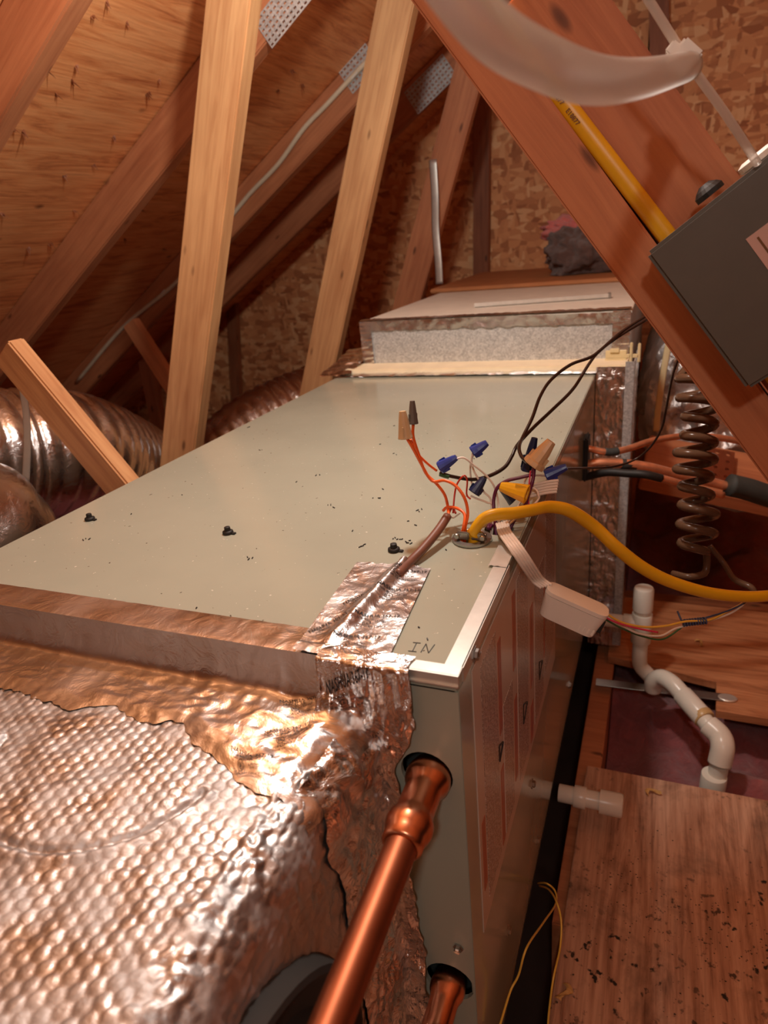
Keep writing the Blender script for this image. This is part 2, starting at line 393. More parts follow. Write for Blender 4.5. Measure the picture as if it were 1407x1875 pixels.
# ------------------------------------------------------------------ floor
FZ = -0.60
fl = empty('floor', (0, 0, FZ)); tag(fl, 'attic floor of plywood panels on joists with pink insulation between', 'floor', kind='structure')
obj('subfloor', BX((-2.62, -2.6, -0.27), (2.8, 2.42, -0.25)), 'subfloor_dark', fl)
pm = Matrix.Rotation(math.pi/2, 4, 'Z'); pm.translation = (0.818, -0.404, 0)
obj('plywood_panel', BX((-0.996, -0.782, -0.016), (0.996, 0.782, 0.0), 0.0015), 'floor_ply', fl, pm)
bm = bmesh.new()
prof = [(0.045, 0.925), (0.252, 0.885), (0.247, 0.796), (1.6, 0.775), (1.6, 1.165), (0.045, 1.185)]
for zz in (-0.016, 0.0): pass
a_ = [bm.verts.new((x, y, 0.0)) for x, y in prof]; b_ = [bm.verts.new((x, y, -0.016)) for x, y in prof]
bm.faces.new(a_); bm.faces.new(list(reversed(b_)))
for i in range(6): bm.faces.new((a_[i], a_[(i+1) % 6], b_[(i+1) % 6], b_[i]))
obj('plywood_panel', bm, 'clean_ply', fl)
for x0 in (0.02, 0.70, 1.3):
    obj('floor_joist', BX((x0, 0.3, -0.25), (x0+0.038, 2.3, -0.018), 0.002), 'fir_red', fl)
for y0 in (1.22,):
    obj('floor_joist', BX((0.06, y0, -0.25), (1.6, y0+0.038, -0.02), 0.002), 'fir_dark', fl)
def wool(x0, x1, y0, y1, z, amp, nu, nv, seed):
    return sheet_grid(nu, nv, lambda u, v: Vector((x0+(x1-x0)*u, y0+(y1-y0)*v, z+amp*(noise.fractal(Vector((u*(x1-x0)*5+seed, v*(y1-y0)*5, seed)), 1.0, 2.0, 4)))))
tag(obj('glass_wool', wool(0.06, 1.6, 0.45, 2.29, -0.70, 0.09, 80, 90, 3.3), 'pink_wool', None, smooth=True), 'dusty pink glass wool filling the bays beside the drain trap', 'insulation', kind='stuff')
tag(obj('glass_wool', wool(-2.4, -0.66, -1.0, 2.29, -0.70, 0.06, 60, 80, 8.1), 'pink_wool', None, smooth=True), 'dusty pink glass wool lying under the silver flexible ducts', 'insulation', kind='stuff')

# ------------------------------------------------------------------ roof timbers
def low_z(x): return 0.2685+0.8625+SL*(x-0.11)
RY = (0.575, 1.05, 1.61, 2.04)
RL = ('rafter crossing bare plywood ahead of every tall truss post', 'rafter carrying the perforated nail plate beside the widest tall post', 'rafter with a white cable stapled along its face', 'dark rafter closest to the strand board gable')
rafters = []
for y, lab in zip(RY, RL):
    cz = lambda x: low_z(x)+0.0525
    o = timber('roof_rafter', 'reddish '+lab if 'dark' not in lab else lab, (-2.3, y+0.019, cz(-2.3)), (0.58, y+0.019, cz(0.58)), 0.088, 0.038, (0, -1, 0), 'fir_red', 'roof rafters', 'rafter')
    rafters.append(o)
PG = 'tall leaning truss posts'
def post(pts, y, lab, mat):
    # pts: upper-left, lower-left of the front face; width is laid to the right
    a = Vector(pts[0]); b = Vector(pts[1]); d = (a-b).normalized(); n = Vector((d.z, 0, -d.x)); wd = 0.087
    a2 = a+d*0.06+n*wd/2; b2 = b-d*0.35+n*wd/2
    for p in (a2, b2): p.y = y+0.019
    return timber('truss_post', lab, a2, b2, wd, 0.038, (0, -1, 0), mat, PG, 'post')
post(((-0.6385, 0.8300, 0.6614), (-0.9526, 0.8300, -0.1599)), 0.83, 'widest leaning timber post, in front of the silver flexible duct', 'fir')
post(((-0.5155, 1.3220, 0.7467), (-0.8379, 1.3220, -0.1102)), 1.322, 'leaning timber post rising behind the far corner of the cabinet', 'fir')
post(((-0.4763, 1.8120, 0.7074), (-0.7367, 1.8120, 0.0232)), 1.812, 'short reddish timber post behind the pale duct box with a strap on it', 'fir_red')
timber('gable_stud', 'upright stud standing against the strand board gable', (-0.5536, 2.4600, 0.8103), (-0.5863, 2.4600, -0.0292), 0.062, 0.038, (0, -1, 0), 'fir_dark', 'gable studs', 'stud')
timber('gable_stud', 'dark upright stud on the gable with a plate at its head', (-1.7821, 2.4600, 0.0546), (-1.8642, 2.4600, -0.5011), 0.05, 0.038, (0, -1, 0), 'fir_dark', 'gable studs', 'stud')
timber('gable_stud', 'upright stud high on the gable above the wide brace', (0.0184, 2.4600, 1.0695), (0.0743, 2.4600, 0.3645), 0.06, 0.038, (0, -1, 0), 'fir_dark', 'gable studs', 'stud')
timber('diagonal_brace', 'short offcut brace slanting over the silver duct', (-0.8281, 0.4200, 0.1589), (-0.6289, 0.4200, -0.1127), 0.055, 0.03, (0.15, -0.8, -0.25), 'fir', None, 'brace')
timber('diagonal_brace', 'small red brace wedged under the cable rafter behind the post', (-1.3787, 1.3100, 0.0984), (-1.2413, 1.3100, -0.1614), 0.05, 0.03, (0.1, -1, -0.1), 'fir_red', None, 'brace')
timber('diagonal_brace', 'short upright web beside the small red brace', (-1.5210, 1.5000, -0.0494), (-1.5286, 1.5000, -0.3209), 0.05, 0.03, (0.1, -1, -0.1), 'fir_dark', None, 'brace')

# wide foreground brace: a narrow board and a wide board side by side
BY = 0.32
def ln(p, q, k0, k1):
    p = Vector(p); q = Vector(q); d = q-p; return p+d*k0, p+d*k1
l1 = ((-0.1011, 0.3200, 0.4522), (0.2102, 0.3200, 0.0174)); l2 = ((-0.0577, 0.3200, 0.4444), (0.2493, 0.3200, 0.0493)); l3 = ((0.0652, 0.3200, 0.4220), (0.3364, 0.3200, 0.0525))
def quad_board(name, label, A, B, y0, y1, mat, cat):
    a0, a1 = ln(A[0], A[1], -0.05, 1.25); b0, b1 = ln(B[0], B[1], -0.05, 1.25)
    c0 = (a0+b0)/2; c1 = (a1+b1)/2; d = (c1-c0).normalized(); n = Vector((-d.z, 0, d.x)); wd = ((abs((b0-a0).dot(n))+abs((b1-a1).dot(n)))/2)
    c0.y = c1.y = (y0+y1)/2
    return timber(name, label, c0, c1, wd-0.0015, y1-y0, (0, -1, 0), mat, None, cat, bev=0.002)
quad_board('brace_board', 'narrow grained board edging the wide foreground brace', l1, l2, BY, BY+0.10, 'fir_red', 'brace')
quad_board('brace_board', 'wide dark brown board carrying the yellow cable and grey box', l2, l3, BY+0.012, BY+0.052, 'fir_red', 'brace')

# nail plates
def nail_plate(parent, mw, w_, h_, nx, ny, mat='galvanised'):
    # pressed steel plate with an open slot in every cell and the bent tooth standing at its end
    bm = bmesh.new(); cw, ch = w_/nx, h_/ny
    for i in range(nx):
        for j in range(ny):
            x0, y0 = i*cw-w_/2, j*ch-h_/2; o4 = [(x0, y0), (x0+cw, y0), (x0+cw, y0+ch), (x0, y0+ch)]
            i4 = [(x0+cw*0.2, y0+ch*0.32), (x0+cw*0.72, y0+ch*0.32), (x0+cw*0.72, y0+ch*0.68), (x0+cw*0.2, y0+ch*0.68)]
            A = [bm.verts.new((x, y, 0.0012)) for x, y in o4]; B = [bm.verts.new((x, y, 0.0012)) for x, y in i4]; D = [bm.verts.new((x, y, 0.0)) for x, y in i4]
            for k in range(4):
                q = (k+1) % 4; bm.faces.new((A[k], A[q], B[q], B[k])); bm.faces.new((B[k], B[q], D[q], D[k]))
    bmesh.ops.remove_doubles(bm, verts=bm.verts[:], dist=1e-6)
    p = obj('nail_plate', bm, mat, parent, parent.matrix_basis.inverted() @ mw)
    bm = bmesh.new()
    for i in range(nx):
        for j in range(ny):
            x = (i+0.72)*cw-w_/2; y = (j+0.5)*ch-h_/2; box(bm, (x, y-ch*0.16, -0.004), (x+cw*0.06, y+ch*0.16, 0.0012))
    s_ = obj('punched_tooth', bm, mat, p); s_['kind'] = 'stuff'
    return p
rm = Matrix(((CS, -SL*CS, 0), (0, 0, -1), (SL*CS, CS, 0))).to_4x4()
m = rm.copy(); m.translation = (-0.6018, 1.0490, 0.6905); nail_plate(rafters[1], m, 0.13, 0.06, 12, 6)
m = rm.copy(); m.translation = (-0.6250, 2.0390, 0.7010); nail_plate(rafters[3], m, 0.16, 0.08, 12, 6)
m = rm.copy(); m.translation = (-0.6921, 1.6090, 0.6942); nail_plate(rafters[2], m, 0.10, 0.08, 8, 6)

# ------------------------------------------------------------------ main cabinet
W, L, H = 0.53, 0.946, 0.51
cab = empty('air_handler', (-W/2, L/2, -H)); tag(cab, 'long pale grey-green sheet metal air handler cabinet lying on its side', 'air handler')
def part(name, bm, mat, parent=cab, smooth=False):
    off = Vector(parent.location)
    if parent.parent: off = off+Vector(parent.parent.location)
    bmesh.ops.translate(bm, verts=bm.verts[:], vec=-off); return obj(name, bm, mat, parent, smooth=smooth)
cut_holes(part('top_panel', BX((-W, 0.0, -0.012), (0, L, 0.0), 0.0012), 'paint_top'), [((-0.043, 0.205, -0.006), 0.012, (0, 0, 1), 0.05), ((-0.024, 0.234, -0.006), 0.014, (0, 0, 1), 0.05)])
# front panel with two round pipe openings
bm = bmesh.new(); holes = [(-0.027, -0.088, 0.0195), (-0.022, -0.312, 0.021)]
def plate_with_holes(bm, x0, x1, z0, z1, y, holes, seg=24):
    # vertical strip split at each opening
    zs = sorted([z0]+[h[1]-h[2]-0.012 for h in holes]+[h[1]+h[2]+0.012 for h in holes]+[z1])
    for i in range(len(zs)-1):
        a, b = zs[i], zs[i+1]; hh = [h for h in holes if a < h[1] < b]
        if not hh:
            vs = [bm.verts.new(p) for p in ((x0, y, a), (x1, y, a), (x1, y, b), (x0, y, b))]; bm.faces.new(vs); continue
        hx, hz, hr = hh[0]; inner = []; outer = []; back = []
        for k in range(seg):
            t = 2*math.pi*k/seg; c, s = math.cos(t), math.sin(t); inner.append(bm.verts.new((hx+hr*c, y, hz+hr*s))); back.append(bm.verts.new((hx+hr*c, y+0.004, hz+hr*s)))
            kx = ((x1-hx)/c if c > 1e-6 else (x0-hx)/c if c < -1e-6 else 1e9); kz = ((b-hz)/s if s > 1e-6 else (a-hz)/s if s < -1e-6 else 1e9); r = min(kx, kz)
            outer.append(bm.verts.new((hx+r*c, y, hz+r*s)))
        for k in range(seg):
            j = (k+1) % seg; bm.faces.new((inner[k], inner[j], outer[j], outer[k])); bm.faces.new((inner[k], back[k], back[j], inner[j]))
        for cxx, czz in ((x0, a), (x1, a), (x1, b), (x0, b)):   # corner fill
            k = min(range(seg), key=lambda q: 1e9)
        for k in range(seg):
            j = (k+1) % seg; o1, o2 = outer[k].co, outer[j].co
            if abs(o1.x-o2.x) > 1e-6 and abs(o1.z-o2.z) > 1e-6:
                cx_ = o1.x if abs(o1.x-x0) < 1e-5 or abs(o1.x-x1) < 1e-5 else o2.x; cz_ = o1.z if abs(o1.z-a) < 1e-5 or abs(o1.z-b) < 1e-5 else o2.z
                v = bm.verts.new((cx_, y, cz_)); bm.faces.new((outer[k], outer[j], v))
plate_with_holes(bm, -0.075, -0.0, -H, -0.012, 0.0, holes)
part('front_panel', bm, 'paint_front')
part('inner_wall', BX((-W, 0.028, -H), (-0.004, 0.032, -0.014)), 'grey_foam')
part('front_backing', BX((-W, 0.001, -H), (-0.078, 0.004, -0.014)), 'galvanised')
part('rear_panel', BX((-W, L-0.004, -H), (0, L, -0.012)), 'paint_side')
part('left_panel', BX((-W, 0.0, -H), (-W+0.003, L, -0.012)), 'paint_front')
part('bottom_panel', BX((-W, 0.0, -H), (0, L, -H+0.004)), 'paint_front')
door = part('access_door', BX((-0.003, 0.001, -H), (0.0, L, -0.012), 0.0008), 'paint_side')
part('base_rail', BX((-W+0.02, 0.03, FZ-0.25), (-0.12, L, -H)), 'fir_red')
# rating label on the door
lab = part('rating_label', BX((0.0, 0.033, -0.287), (0.0006, 0.445, -0.018)), 'label_pale', cab)
def lab_part(name, y0, y1, z0, z1, mat, t=0.0004):
    bm = BX((0.0006, y0, z0), (0.0006+t, y1, z1)); bmesh.ops.translate(bm, verts=bm.verts[:], vec=-Vector(cab.location))
    return obj(name, bm, mat, lab)
for y0, y1, z0, z1 in ((0.055, 0.105, -0.27, -0.03), (0.125, 0.165, -0.27, -0.12), (0.19, 0.245, -0.27, -0.03), (0.285, 0.345, -0.27, -0.08), (0.36, 0.43, -0.25, -0.03)):
    bm = BX((0, -(y1-y0)/2, -(z1-z0)/2), (0.0003, (y1-y0)/2, (z1-z0)/2)); o = obj('print_block', bm, 'small_print', lab); o.location = Vector((0.0006, (y0+y1)/2, (z0+z1)/2))-Vector(cab.location)
for y0, y1, z0, z1 in ((0.040, 0.050, -0.245, -0.17), (0.110, 0.121, -0.14, -0.045), (0.110, 0.121, -0.27, -0.18), (0.170, 0.183, -0.115, -0.035), (0.172, 0.184, -0.25, -0.15), (0.258, 0.274, -0.20, -0.10), (0.258, 0.274, -0.275, -0.225), (0.348, 0.356, -0.22, -0.12)):
    lab_part('red_bar', y0, y1, z0, z1, 'label_red')
def tri_outline(yc, zc, r):
    bm = bmesh.new(); P = [(yc+r*math.cos(math.pi/2*0+k*2*math.pi/3), zc+r*math.sin(k*2*math.pi/3)) for k in range(3)]
    for k in range(3):
        p = Vector((0.0011, *P[k])); q = Vector((0.0011, *P[(k+1) % 3])); tube(bm, [p, q], 0.0009, 4)
    bmesh.ops.translate(bm, verts=bm.verts[:], vec=-Vector(cab.location)); obj('warning_triangle', bm, 'ink', lab)
tri_outline(0.222, -0.20, 0.014); tri_outline(0.32, -0.215, 0.014); tri_outline(0.11, -0.155, 0.010)
# metal trim strips on the two near edges
bm = box(BX((-0.012, 0.010, 0.0), (0.0012, 0.160, 0.0012), 0.0004), (0.0, 0.010, -0.010), (0.0014, 0.160, 0.0012)); part('edge_strip', bm, 'strip_metal')
bm = box(BX((-0.100, -0.0015, 0.0012), (0.0012, 0.0095, 0.0026), 0.0004), (-0.1, -0.0024, -0.005), (0.0012, -0.0008, 0.0026)); box(bm, (-0.1, -0.004, -0.0055), (0.0012, -0.001, -0.0045)); part('edge_strip', bm, 'strip_metal')
bm = sheet_grid(10, 6, lambda u, v: Vector((-0.016+0.016*v, 0.155+0.05*u, 0.0016+0.0016*abs(noise.noise(Vector((u*4, v*3, 2)))))))
part('edge_strip', bm, 'strip_metal', smooth=True)
def screw(p, d, r=0.0042, name='screw', parent=cab, mat='steel'):
    bm = lathe([(r*1.45, 0), (r*1.45, 0.0008), (r, 0.001), (r, 0.0032), (r*0.8, 0.0040)], 6)
    box(bm, (-r*0.9, -0.0004, 0.0038), (r*0.9, 0.0004, 0.0043)); o = obj(name, bm, mat, parent, zto(d)); o.location = Vector(p)-Vector(parent.location); return o
screw((0.0014, 0.0375, -0.0065), (1, 0, 0))
screw((0.0000, 0.2685, -0.3448), (1, 0, 0)); screw((0.0000, 0.4010, -0.5765), (1, 0, 0)) if False else None
screw((0, 0.30, -0.47), (1, 0, 0)); screw((0, 0.62, -0.46), (1, 0, 0)); screw((0, 0.12, -0.40), (1, 0, 0))
screw((-0.012, -0.0005, -0.265), (0, -1, 0), 0.003)
# handwritten mark scratched on the top
bm = bmesh.new()
def stroke(pts): tube(bm, [Vector(p) for p in pts], 0.00035, 5)
A_ = Vector((-0.0412, 0.0207, 0.0002)); ex = (Vector((-0.0248, 0.0220, 0.0002))-A_); ey = (Vector((-0.0374, 0.0299, 0.0002))-A_)
g = lambda u, v: A_+ex*u+Vector((ex.y*-1.3, ex.x*1.3, 0))*v
stroke([g(0, 0), g(0.36, 0.0)]); stroke([g(0.18, 0.0), g(0.20, 0.5)]); stroke([g(0.04, 0.5), g(0.38, 0.5)])
stroke([g(0.55, 0.0), g(0.62, 0.5)]); stroke([g(0.62, 0.5), g(0.88, 0.0)]); stroke([g(0.88, 0.0), g(1.0, 0.5)])
part('scratched_mark', bm, 'ink')
gr = empty('pipe_grommet', (0, 0.76, -0.10)); gr.parent = cab; gr.location = Vector((0.0, 0.775, -0.105))-Vector(cab.location)
bm = BX((0, -0.022, -0.038), (0.008, 0.022, 0.038), 0.003); obj('grommet_plate', bm, 'black_rubber', gr)
# debris flecks on the cabinet top
bm = bmesh.new()
spots = [(-0.1144, 0.2657, 0.0000), (-0.1089, 0.1918, 0.0000), (-0.1020, 0.1833, 0.0000), (-0.1147, 0.1969, 0.0000), (-0.1009, 0.1896, 0.0000), (-0.2442, 0.4844, 0.0000), (-0.0998, 0.4392, 0.0000), (-0.4193, 0.4431, 0.0000), (-0.5095, 0.5605, 0.0000), (-0.2193, 0.2646, 0.0000), (-0.2114, 0.2579, 0.0000), (-0.2640, 0.5805, -0.0000), (-0.2358, 0.0372, 0.0000), (-0.2425, 0.1323, 0.0000), (-0.2366, 0.1276, 0.0000), (-0.1797, 0.3212, 0.0000), (-0.1750, 0.2926, 0.0000), (-0.1163, 0.2365, 0.0000), (-0.0337, 0.5343, 0.0000), (-0.1087, 0.2281, 0.0000), (-0.2926, 0.3242, 0.0000), (-0.2784, 0.3557, 0.0000), (-0.2094, 0.4461, 0.0000), (-0.0780, 0.1975, 0.0000), (-0.0612, 0.1771, 0.0000), (-0.0558, 0.3010, 0.0000), (-0.4433, 0.1323, 0.0000), (-0.4441, 0.2010, 0.0000), (-0.4184, 0.2690, 0.0000), (-0.1672, 0.2003, 0.0000), (-0.1435, 0.1730, 0.0000), (-0.0405, 0.0513, 0.0000), (-0.0302, 0.0390, 0.0000)]
for q in spots:
    c = Vector(q)
    for k in range(random.choice((1, 1, 2, 3))):
        a = random.random()*3.14; l = random.uniform(0.0012, 0.0035); d = Vector((math.cos(a), math.sin(a), 0.15))*l
        cc = c+Vector((random.uniform(-.004, .004), random.uniform(-.004, .004), 0.0006)); tube(bm, [cc-d*0.5, cc+d*0.5], 0.00055, 4)
tag(obj('dirt_fleck', bm, 'black_rubber'), 'tiny dark flecks scattered over the cabinet top', 'debris', kind='stuff')
for q, lb in (((-0.4838, 0.1784, 0.0000), 'small black rubber plug farthest from the wires on the cabinet top'), ((-0.2937, 0.1748, 0.0000), 'small black rubber plug alone in the middle of the cabinet top'), ((-0.1077, 0.1692, 0.0000), 'small black rubber plug beside the printed foil tape')):
    e = empty('rubber_plug', q); tag(e, lb, 'rubber plug', 'rubber plugs on the cabinet')
    obj('plug_head', lathe([(0.0050, 0), (0.0058, 0.001), (0.0055, 0.003), (0.0034, 0.0038)], 14), 'black_rubber', e, smooth=True)
    o = obj('plug_stem', lathe([(0.0034, 0.0038), (0.0030, 0.0075), (0.0018, 0.0080)], 12), 'black_rubber', e); 
    o2 = obj('plug_tab', BX((0.004, -0.002, 0.0), (0.009, 0.002, 0.0016), 0.0004), 'black_rubber', e)

# ------------------------------------------------------------------ foil-wrapped plenum in front
pl = empty('supply_plenum', (-0.33, -0.30, FZ)); tag(pl, 'plenum box wrapped in silver bubble foil insulation at the cabinet front', 'plenum')
PX, PZ, PR = -0.064, -0.036, 0.030
def prof_pt(s, off=0.0):
    # cross-section: s=0 at the far left of the top, going right, around the rounded edge and down the side
    top = 0.62-abs(PX)-PR; arc = PR*math.pi/2
    if s < top: return Vector((-0.62+s, 0, PZ+off)), Vector((0, 0, 1))
    if s < top+arc:
        a = (s-top)/PR; n = Vector((math.sin(a), 0, math.cos(a))); return Vector((PX-PR, 0, PZ-PR))+n*(PR+off), n
    return Vector((PX+off, 0, PZ-PR-(s-top-arc))), Vector((1, 0, 0))
TOPL = 0.62-abs(PX)-PR; ARC = PR*math.pi/2; SMAX = TOPL+ARC+0.50
def bub(s, y):
    p = 0.0088; ry = p*0.866; best = 0
    a = 0.5; ss = s*math.cos(a)-y*math.sin(a); yy = s*math.sin(a)+y*math.cos(a)
    j = round(yy/ry)
    for jj in (j-1, j, j+1):
        off = 0.5*p if jj % 2 else 0; i = round((ss-off)/p); d2 = (ss-off-i*p)**2+(yy-jj*ry)**2; q = 1-d2/(0.0042**2)
        if q > best: best = q
    return smstep(0, 0.62, best)
def wrap_base(s, y):
    side = smstep(TOPL+ARC*0.5, TOPL+ARC, s)
    edge = math.exp(-((s-TOPL-ARC*0.35)/0.028)**2)
    return 0.006*noise.noise(Vector((s*7, y*7, 1.0)))-edge*0.006*(0.5+0.5*noise.noise(Vector((y*14, 3.3, 0)))), side, edge
def wrap(s, y):
    P, n = prof_pt(s); h, side, edge = wrap_base(s, y)
    h += bub(s, y)*0.0010*(0.75+0.5*noise.noise(Vector((s*40, y*40, 3))))*(1-side*0.85)
    h += fold(s, y, 0, 22, 2.0)*0.0016*(1-side)+side*(0.0022*fold(s*0.6, y, 1, 60, 5.0)+0.0010*fold(s, y*0.5, 0, 160, 1.0))
    h += edge*0.0035*fold(s, y, 2, 46, 7.0)
    r = math.hypot(s-0.40, y+0.085)                     # old round cut-out pressed into the wrap
    if y < -0.10: h -= 0.003*math.exp(-((r-0.085)/0.0022)**2)-0.0016*math.exp(-((r-0.091)/0.003)**2)
    P = P+n*h; P.y = y; return P
ns = int((TOPL+ARC+0.02)/0.0015); nv_ = int(0.40/0.0015); S1 = TOPL+ARC+0.02
o = part('bubble_wrap', sheet_grid(ns, nv_, lambda u, v: wrap(0.12+(S1-0.12)*u, -0.40+0.395*v)), 'foil_bubble', pl, True)
o = part('side_wrap', sheet_grid(150, 170, lambda u, v: wrap(S1+(SMAX-S1)*u, -0.40+0.395*v)), 'foil_side', pl, True)
part('bubble_wrap', sheet_grid(40, 60, lambda u, v: wrap(0.12*u, -0.40+0.395*v)), 'foil_bubble', pl, True)
part('end_wrap', BX((-0.62, -0.405, FZ+0.01), (PX-0.01, -0.395, PZ-0.012)), 'foil_side', pl)
part('core_box', BX((-0.60, -0.39, FZ), (PX-0.016, -0.02, PZ-0.020)), 'galvanised', pl)
# wide foil tape bridging plenum and cabinet (top slope)
def tape_h(x, y, amp, seed): return amp*(fold(x, y, 0.3, 30, seed)*0.6+fold(x*0.7, y*1.3, 0.9, 75, seed+3)*0.4)
def bridge(u, v):
    # v: 0 on the plenum, 1 on the cabinet front edge
    sx = 0.06+(TOPL+ARC*0.8-0.06)*u; x = -0.62+sx
    jag = 0.010*noise.noise(Vector((x*30, 0, 4.4)))+0.004*noise.noise(Vector((x*140, 0, 1.4)))-0.035*smstep(-0.20, -0.07, x)
    y0 = -0.060+jag; k = smstep(-0.30, -0.12, x)
    if v < 0.72:
        t = v/0.72; y = y0+(-0.012-y0)*t
    else: t = (v-0.72)/0.28; y = -0.012+0.0105*t**0.6
    P, n = prof_pt(sx); h0 = wrap_base(sx, y)[0]*(1-smstep(0.5, 0.72, v)); am = 0.0012+0.0030*k
    h = tape_h(x, y, am, 1.0)*min(1, 0.25+v*6)
    if v > 0.93: h *= (1-v)/0.07
    if v < 0.72: P = P+n*(h0+0.0018+0.0012*min(1, v*5)+h); P.y = y
    else:
        Q = P+n*(0.0030+h); E = Vector((min(x, -0.085), 0, 0.0015)); w_ = t**1.5; P = Q.lerp(E, w_); P.y = y-h*0.35
    return P
part('bridging_tape', sheet_grid(230, 46, bridge), 'foil_tape', pl, True)
part('edge_tape', sheet_grid(160, 14, lambda u, v: Vector((-0.53+(0.53-0.098)*u, -0.0015+0.032*v+0.0006*noise.noise(Vector((u*40, v, 1))), 0.0007+0.0011*max(0, fold(u*0.5, v*0.03, 0, 40, 2.0))*(0.25+0.75*smstep(0.5, 1, u)*1.0)*min(1, 8*v*(1-v)+0.05)))), 'foil_tape', pl, True)
# tape down the inner corner and over the front of the cabinet
def drape(u, v):
    x = -0.100+(0.100-0.031)*u; z = 0.0005-0.40*v
    x += 0.006*noise.noise(Vector((z*22, 0.7, 0)))*u+0.003*noise.noise(Vector((z*90, 0.2, 0)))*u - 0.010*smstep(0.22, 0.4, v)*u
    x -= 0.018*math.exp(-((z+0.088)/0.028)**2)*u
    y = -0.0065-0.030*(1-smstep(0.0, 0.45, u))*smstep(0.02, 0.18, v)
    h = 0.0045*fold(x, z, 0.5, 34, 4.0)+0.0022*fold(x*1.4, z*0.6, 0.2, 90, 6.0)
    if v < 0.06: h *= v/0.06
    if v < 0.05:
        t = v/0.05
        if t < 0.6: y = 0.010-0.0165*t/0.6; z = 0.0044
        else: k = (t-0.6)/0.4; z = 0.0044-0.0239*k; y = -0.0065+(y+0.0065)*k
    return Vector((x+h*0.3, y-h, z))
part('corner_tape', sheet_grid(90, 260, drape), 'foil_crumpled', pl, True)
def sidetape(u, v):
    P = wrap(TOPL+ARC*0.25+0.36*u, -0.082+0.078*v+0.010*noise.noise(Vector((u*9, 0.4, 0)))*(1-v))
    h = 0.0035*fold(P.y, P.z, 0.5, 30, 8.0)+0.0015*fold(P.y, P.z, 0.2, 80, 3.0)
    h *= min(1, 0.1+6*v); return Vector((P.x+0.0016+h, P.y, P.z+0.001))
part('side_tape', sheet_grid(160, 50, sidetape), 'foil_crumpled', pl, True)
# round collar on the plenum side
cl = part('round_collar', bmesh.new(), 'duct_dark', pl)
bm = lathe([(0.123, 0.0), (0.126, 0.006), (0.123, 0.020), (0.119, 0.021), (0.112, 0.014), (0.100, 0.014), (0.092, 0.024), (0.086, 0.026), (0.078, 0.020), (0.02, 0.020)], 56)
mm = zto((1, 0, 0), Vector((PX-0.004, -0.222, -0.197))-Vector(pl.location)); bm.transform(mm); bm.to_mesh(cl.data); bm.free(); auto(cl, 50)

# printed tape patch lying on the cabinet top
tp = empty('foil_tape', (-0.09, 0.09, 0)); tag(tp, 'short crumpled strip of printed silver foil tape on the cabinet corner', 'foil tape')
T0, T1, T2, T3 = [Vector(p) for p in ((-0.1314, 0.1386, 0.0000), (-0.0630, 0.1419, 0.0000), (-0.0499, -0.0035, 0.0000), (-0.1213, -0.0017, 0.0000))]
RE, RF = Vector((-0.0856, 0.1522, 0.0000)), Vector((-0.1013, 0.0145, 0.0000))
def patch_z(x, y):
    d = RF-RE; L2 = d.length; d.normalize(); p = Vector((x, y, 0))-RE; t = p.dot(d)/L2; q = p.x*-d.y+p.y*d.x
    ridge = 0.0098*math.exp(-(q/0.0062)**2)*(1-0.75*min(1, max(0, t)))*(1-smstep(0.9, 1.1, t))
    return 0.0012+ridge+0.0009*max(0, fold(x, y, 0.2, 40, 3.0))+0.0002*fold(x, y, 0.7, 110, 5.0)
def patch(u, v):
    jag = 0.004*noise.noise(Vector((u*9, 2.2, 0)))*(1-v)
    a = T0.lerp(T1, u); b = T3.lerp(T2, u); p = a.lerp(b, v)+Vector((0, jag, 0)); p.z = patch_z(p.x, p.y)
    if p.y < 0.012: p.z += 0.0022*smstep(0.012, 0.008, p.y)
    return p
# both bend orders keep the ridge on the cable side
part('tape_sheet', sheet_grid(90, 120, patch), 'foil_patch', tp, True)
def text_mesh(body, size):
    c = bpy.data.curves.new('printing', 'FONT'); c.body = body; c.size = size; c.align_x = 'LEFT'; c.resolution_u = 2; c.offset = size*0.02
    o = bpy.data.objects.new('printing', c); COL.objects.link(o); bpy.context.view_layer.update()
    me = bpy.data.meshes.new_from_object(o.evaluated_get(bpy.context.evaluated_depsgraph_get())); bpy.data.objects.remove(o); bpy.data.curves.remove(c); return me
def ring_mesh(r, w_):
    bm = bmesh.new(); n = 28; a = [bm.verts.new((r*math.cos(2*math.pi*k/n), r*math.sin(2*math.pi*k/n), 0)) for k in range(n)]; b = [bm.verts.new(((r-w_)*math.cos(2*math.pi*k/n), (r-w_)*math.sin(2*math.pi*k/n), 0)) for k in range(n)]
    for k in range(n): bm.faces.new((a[k], a[(k+1) % n], b[(k+1) % n], b[k]))
    me = bpy.data.meshes.new('ring'); bm.to_mesh(me); bm.free(); return me
LINES = [('NASHUA 367-17', 0.0062, 0.0, 0.0), ('FOIL MASTIC', 0.0028, 0.004, -0.0045), ('LISTED', 0.0034, 0.022, -0.0092), ('FOR CLASS 1 DUCT', 0.0032, 0.006, -0.0178)]
LM = [(text_mesh(t, s), dx, dy) for t, s, dx, dy in LINES]; UL = text_mesh('UL', 0.0042); RING = ring_mesh(0.0042, 0.0006)
def stamp(parent, origin, right, fn, scale=1.0, lines=5):
    # block of printing laid on a surface; fn maps flat coordinates to a point on it
    bm = bmesh.new()
    def add(me, dx, dy):
        vs = [bm.verts.new((v.co.x+dx, v.co.y+dy, 0)) for v in me.vertices]
        for p in me.polygons:
            try: bm.faces.new([vs[i] for i in p.vertices])
            except ValueError: pass
    for me, dx, dy in LM[:lines]: add(me, dx, dy)
    if lines > 2: add(UL, 0.0115, -0.0118); add(RING, 0.0142, -0.0103)
    c, s = math.cos(right), math.sin(right)
    for v in bm.verts:
        x, y = v.co.x*scale, v.co.y*scale; v.co = fn(origin[0]+x*c-y*s, origin[1]+x*s+y*c)
    return part('printing', bm, 'ink', parent)
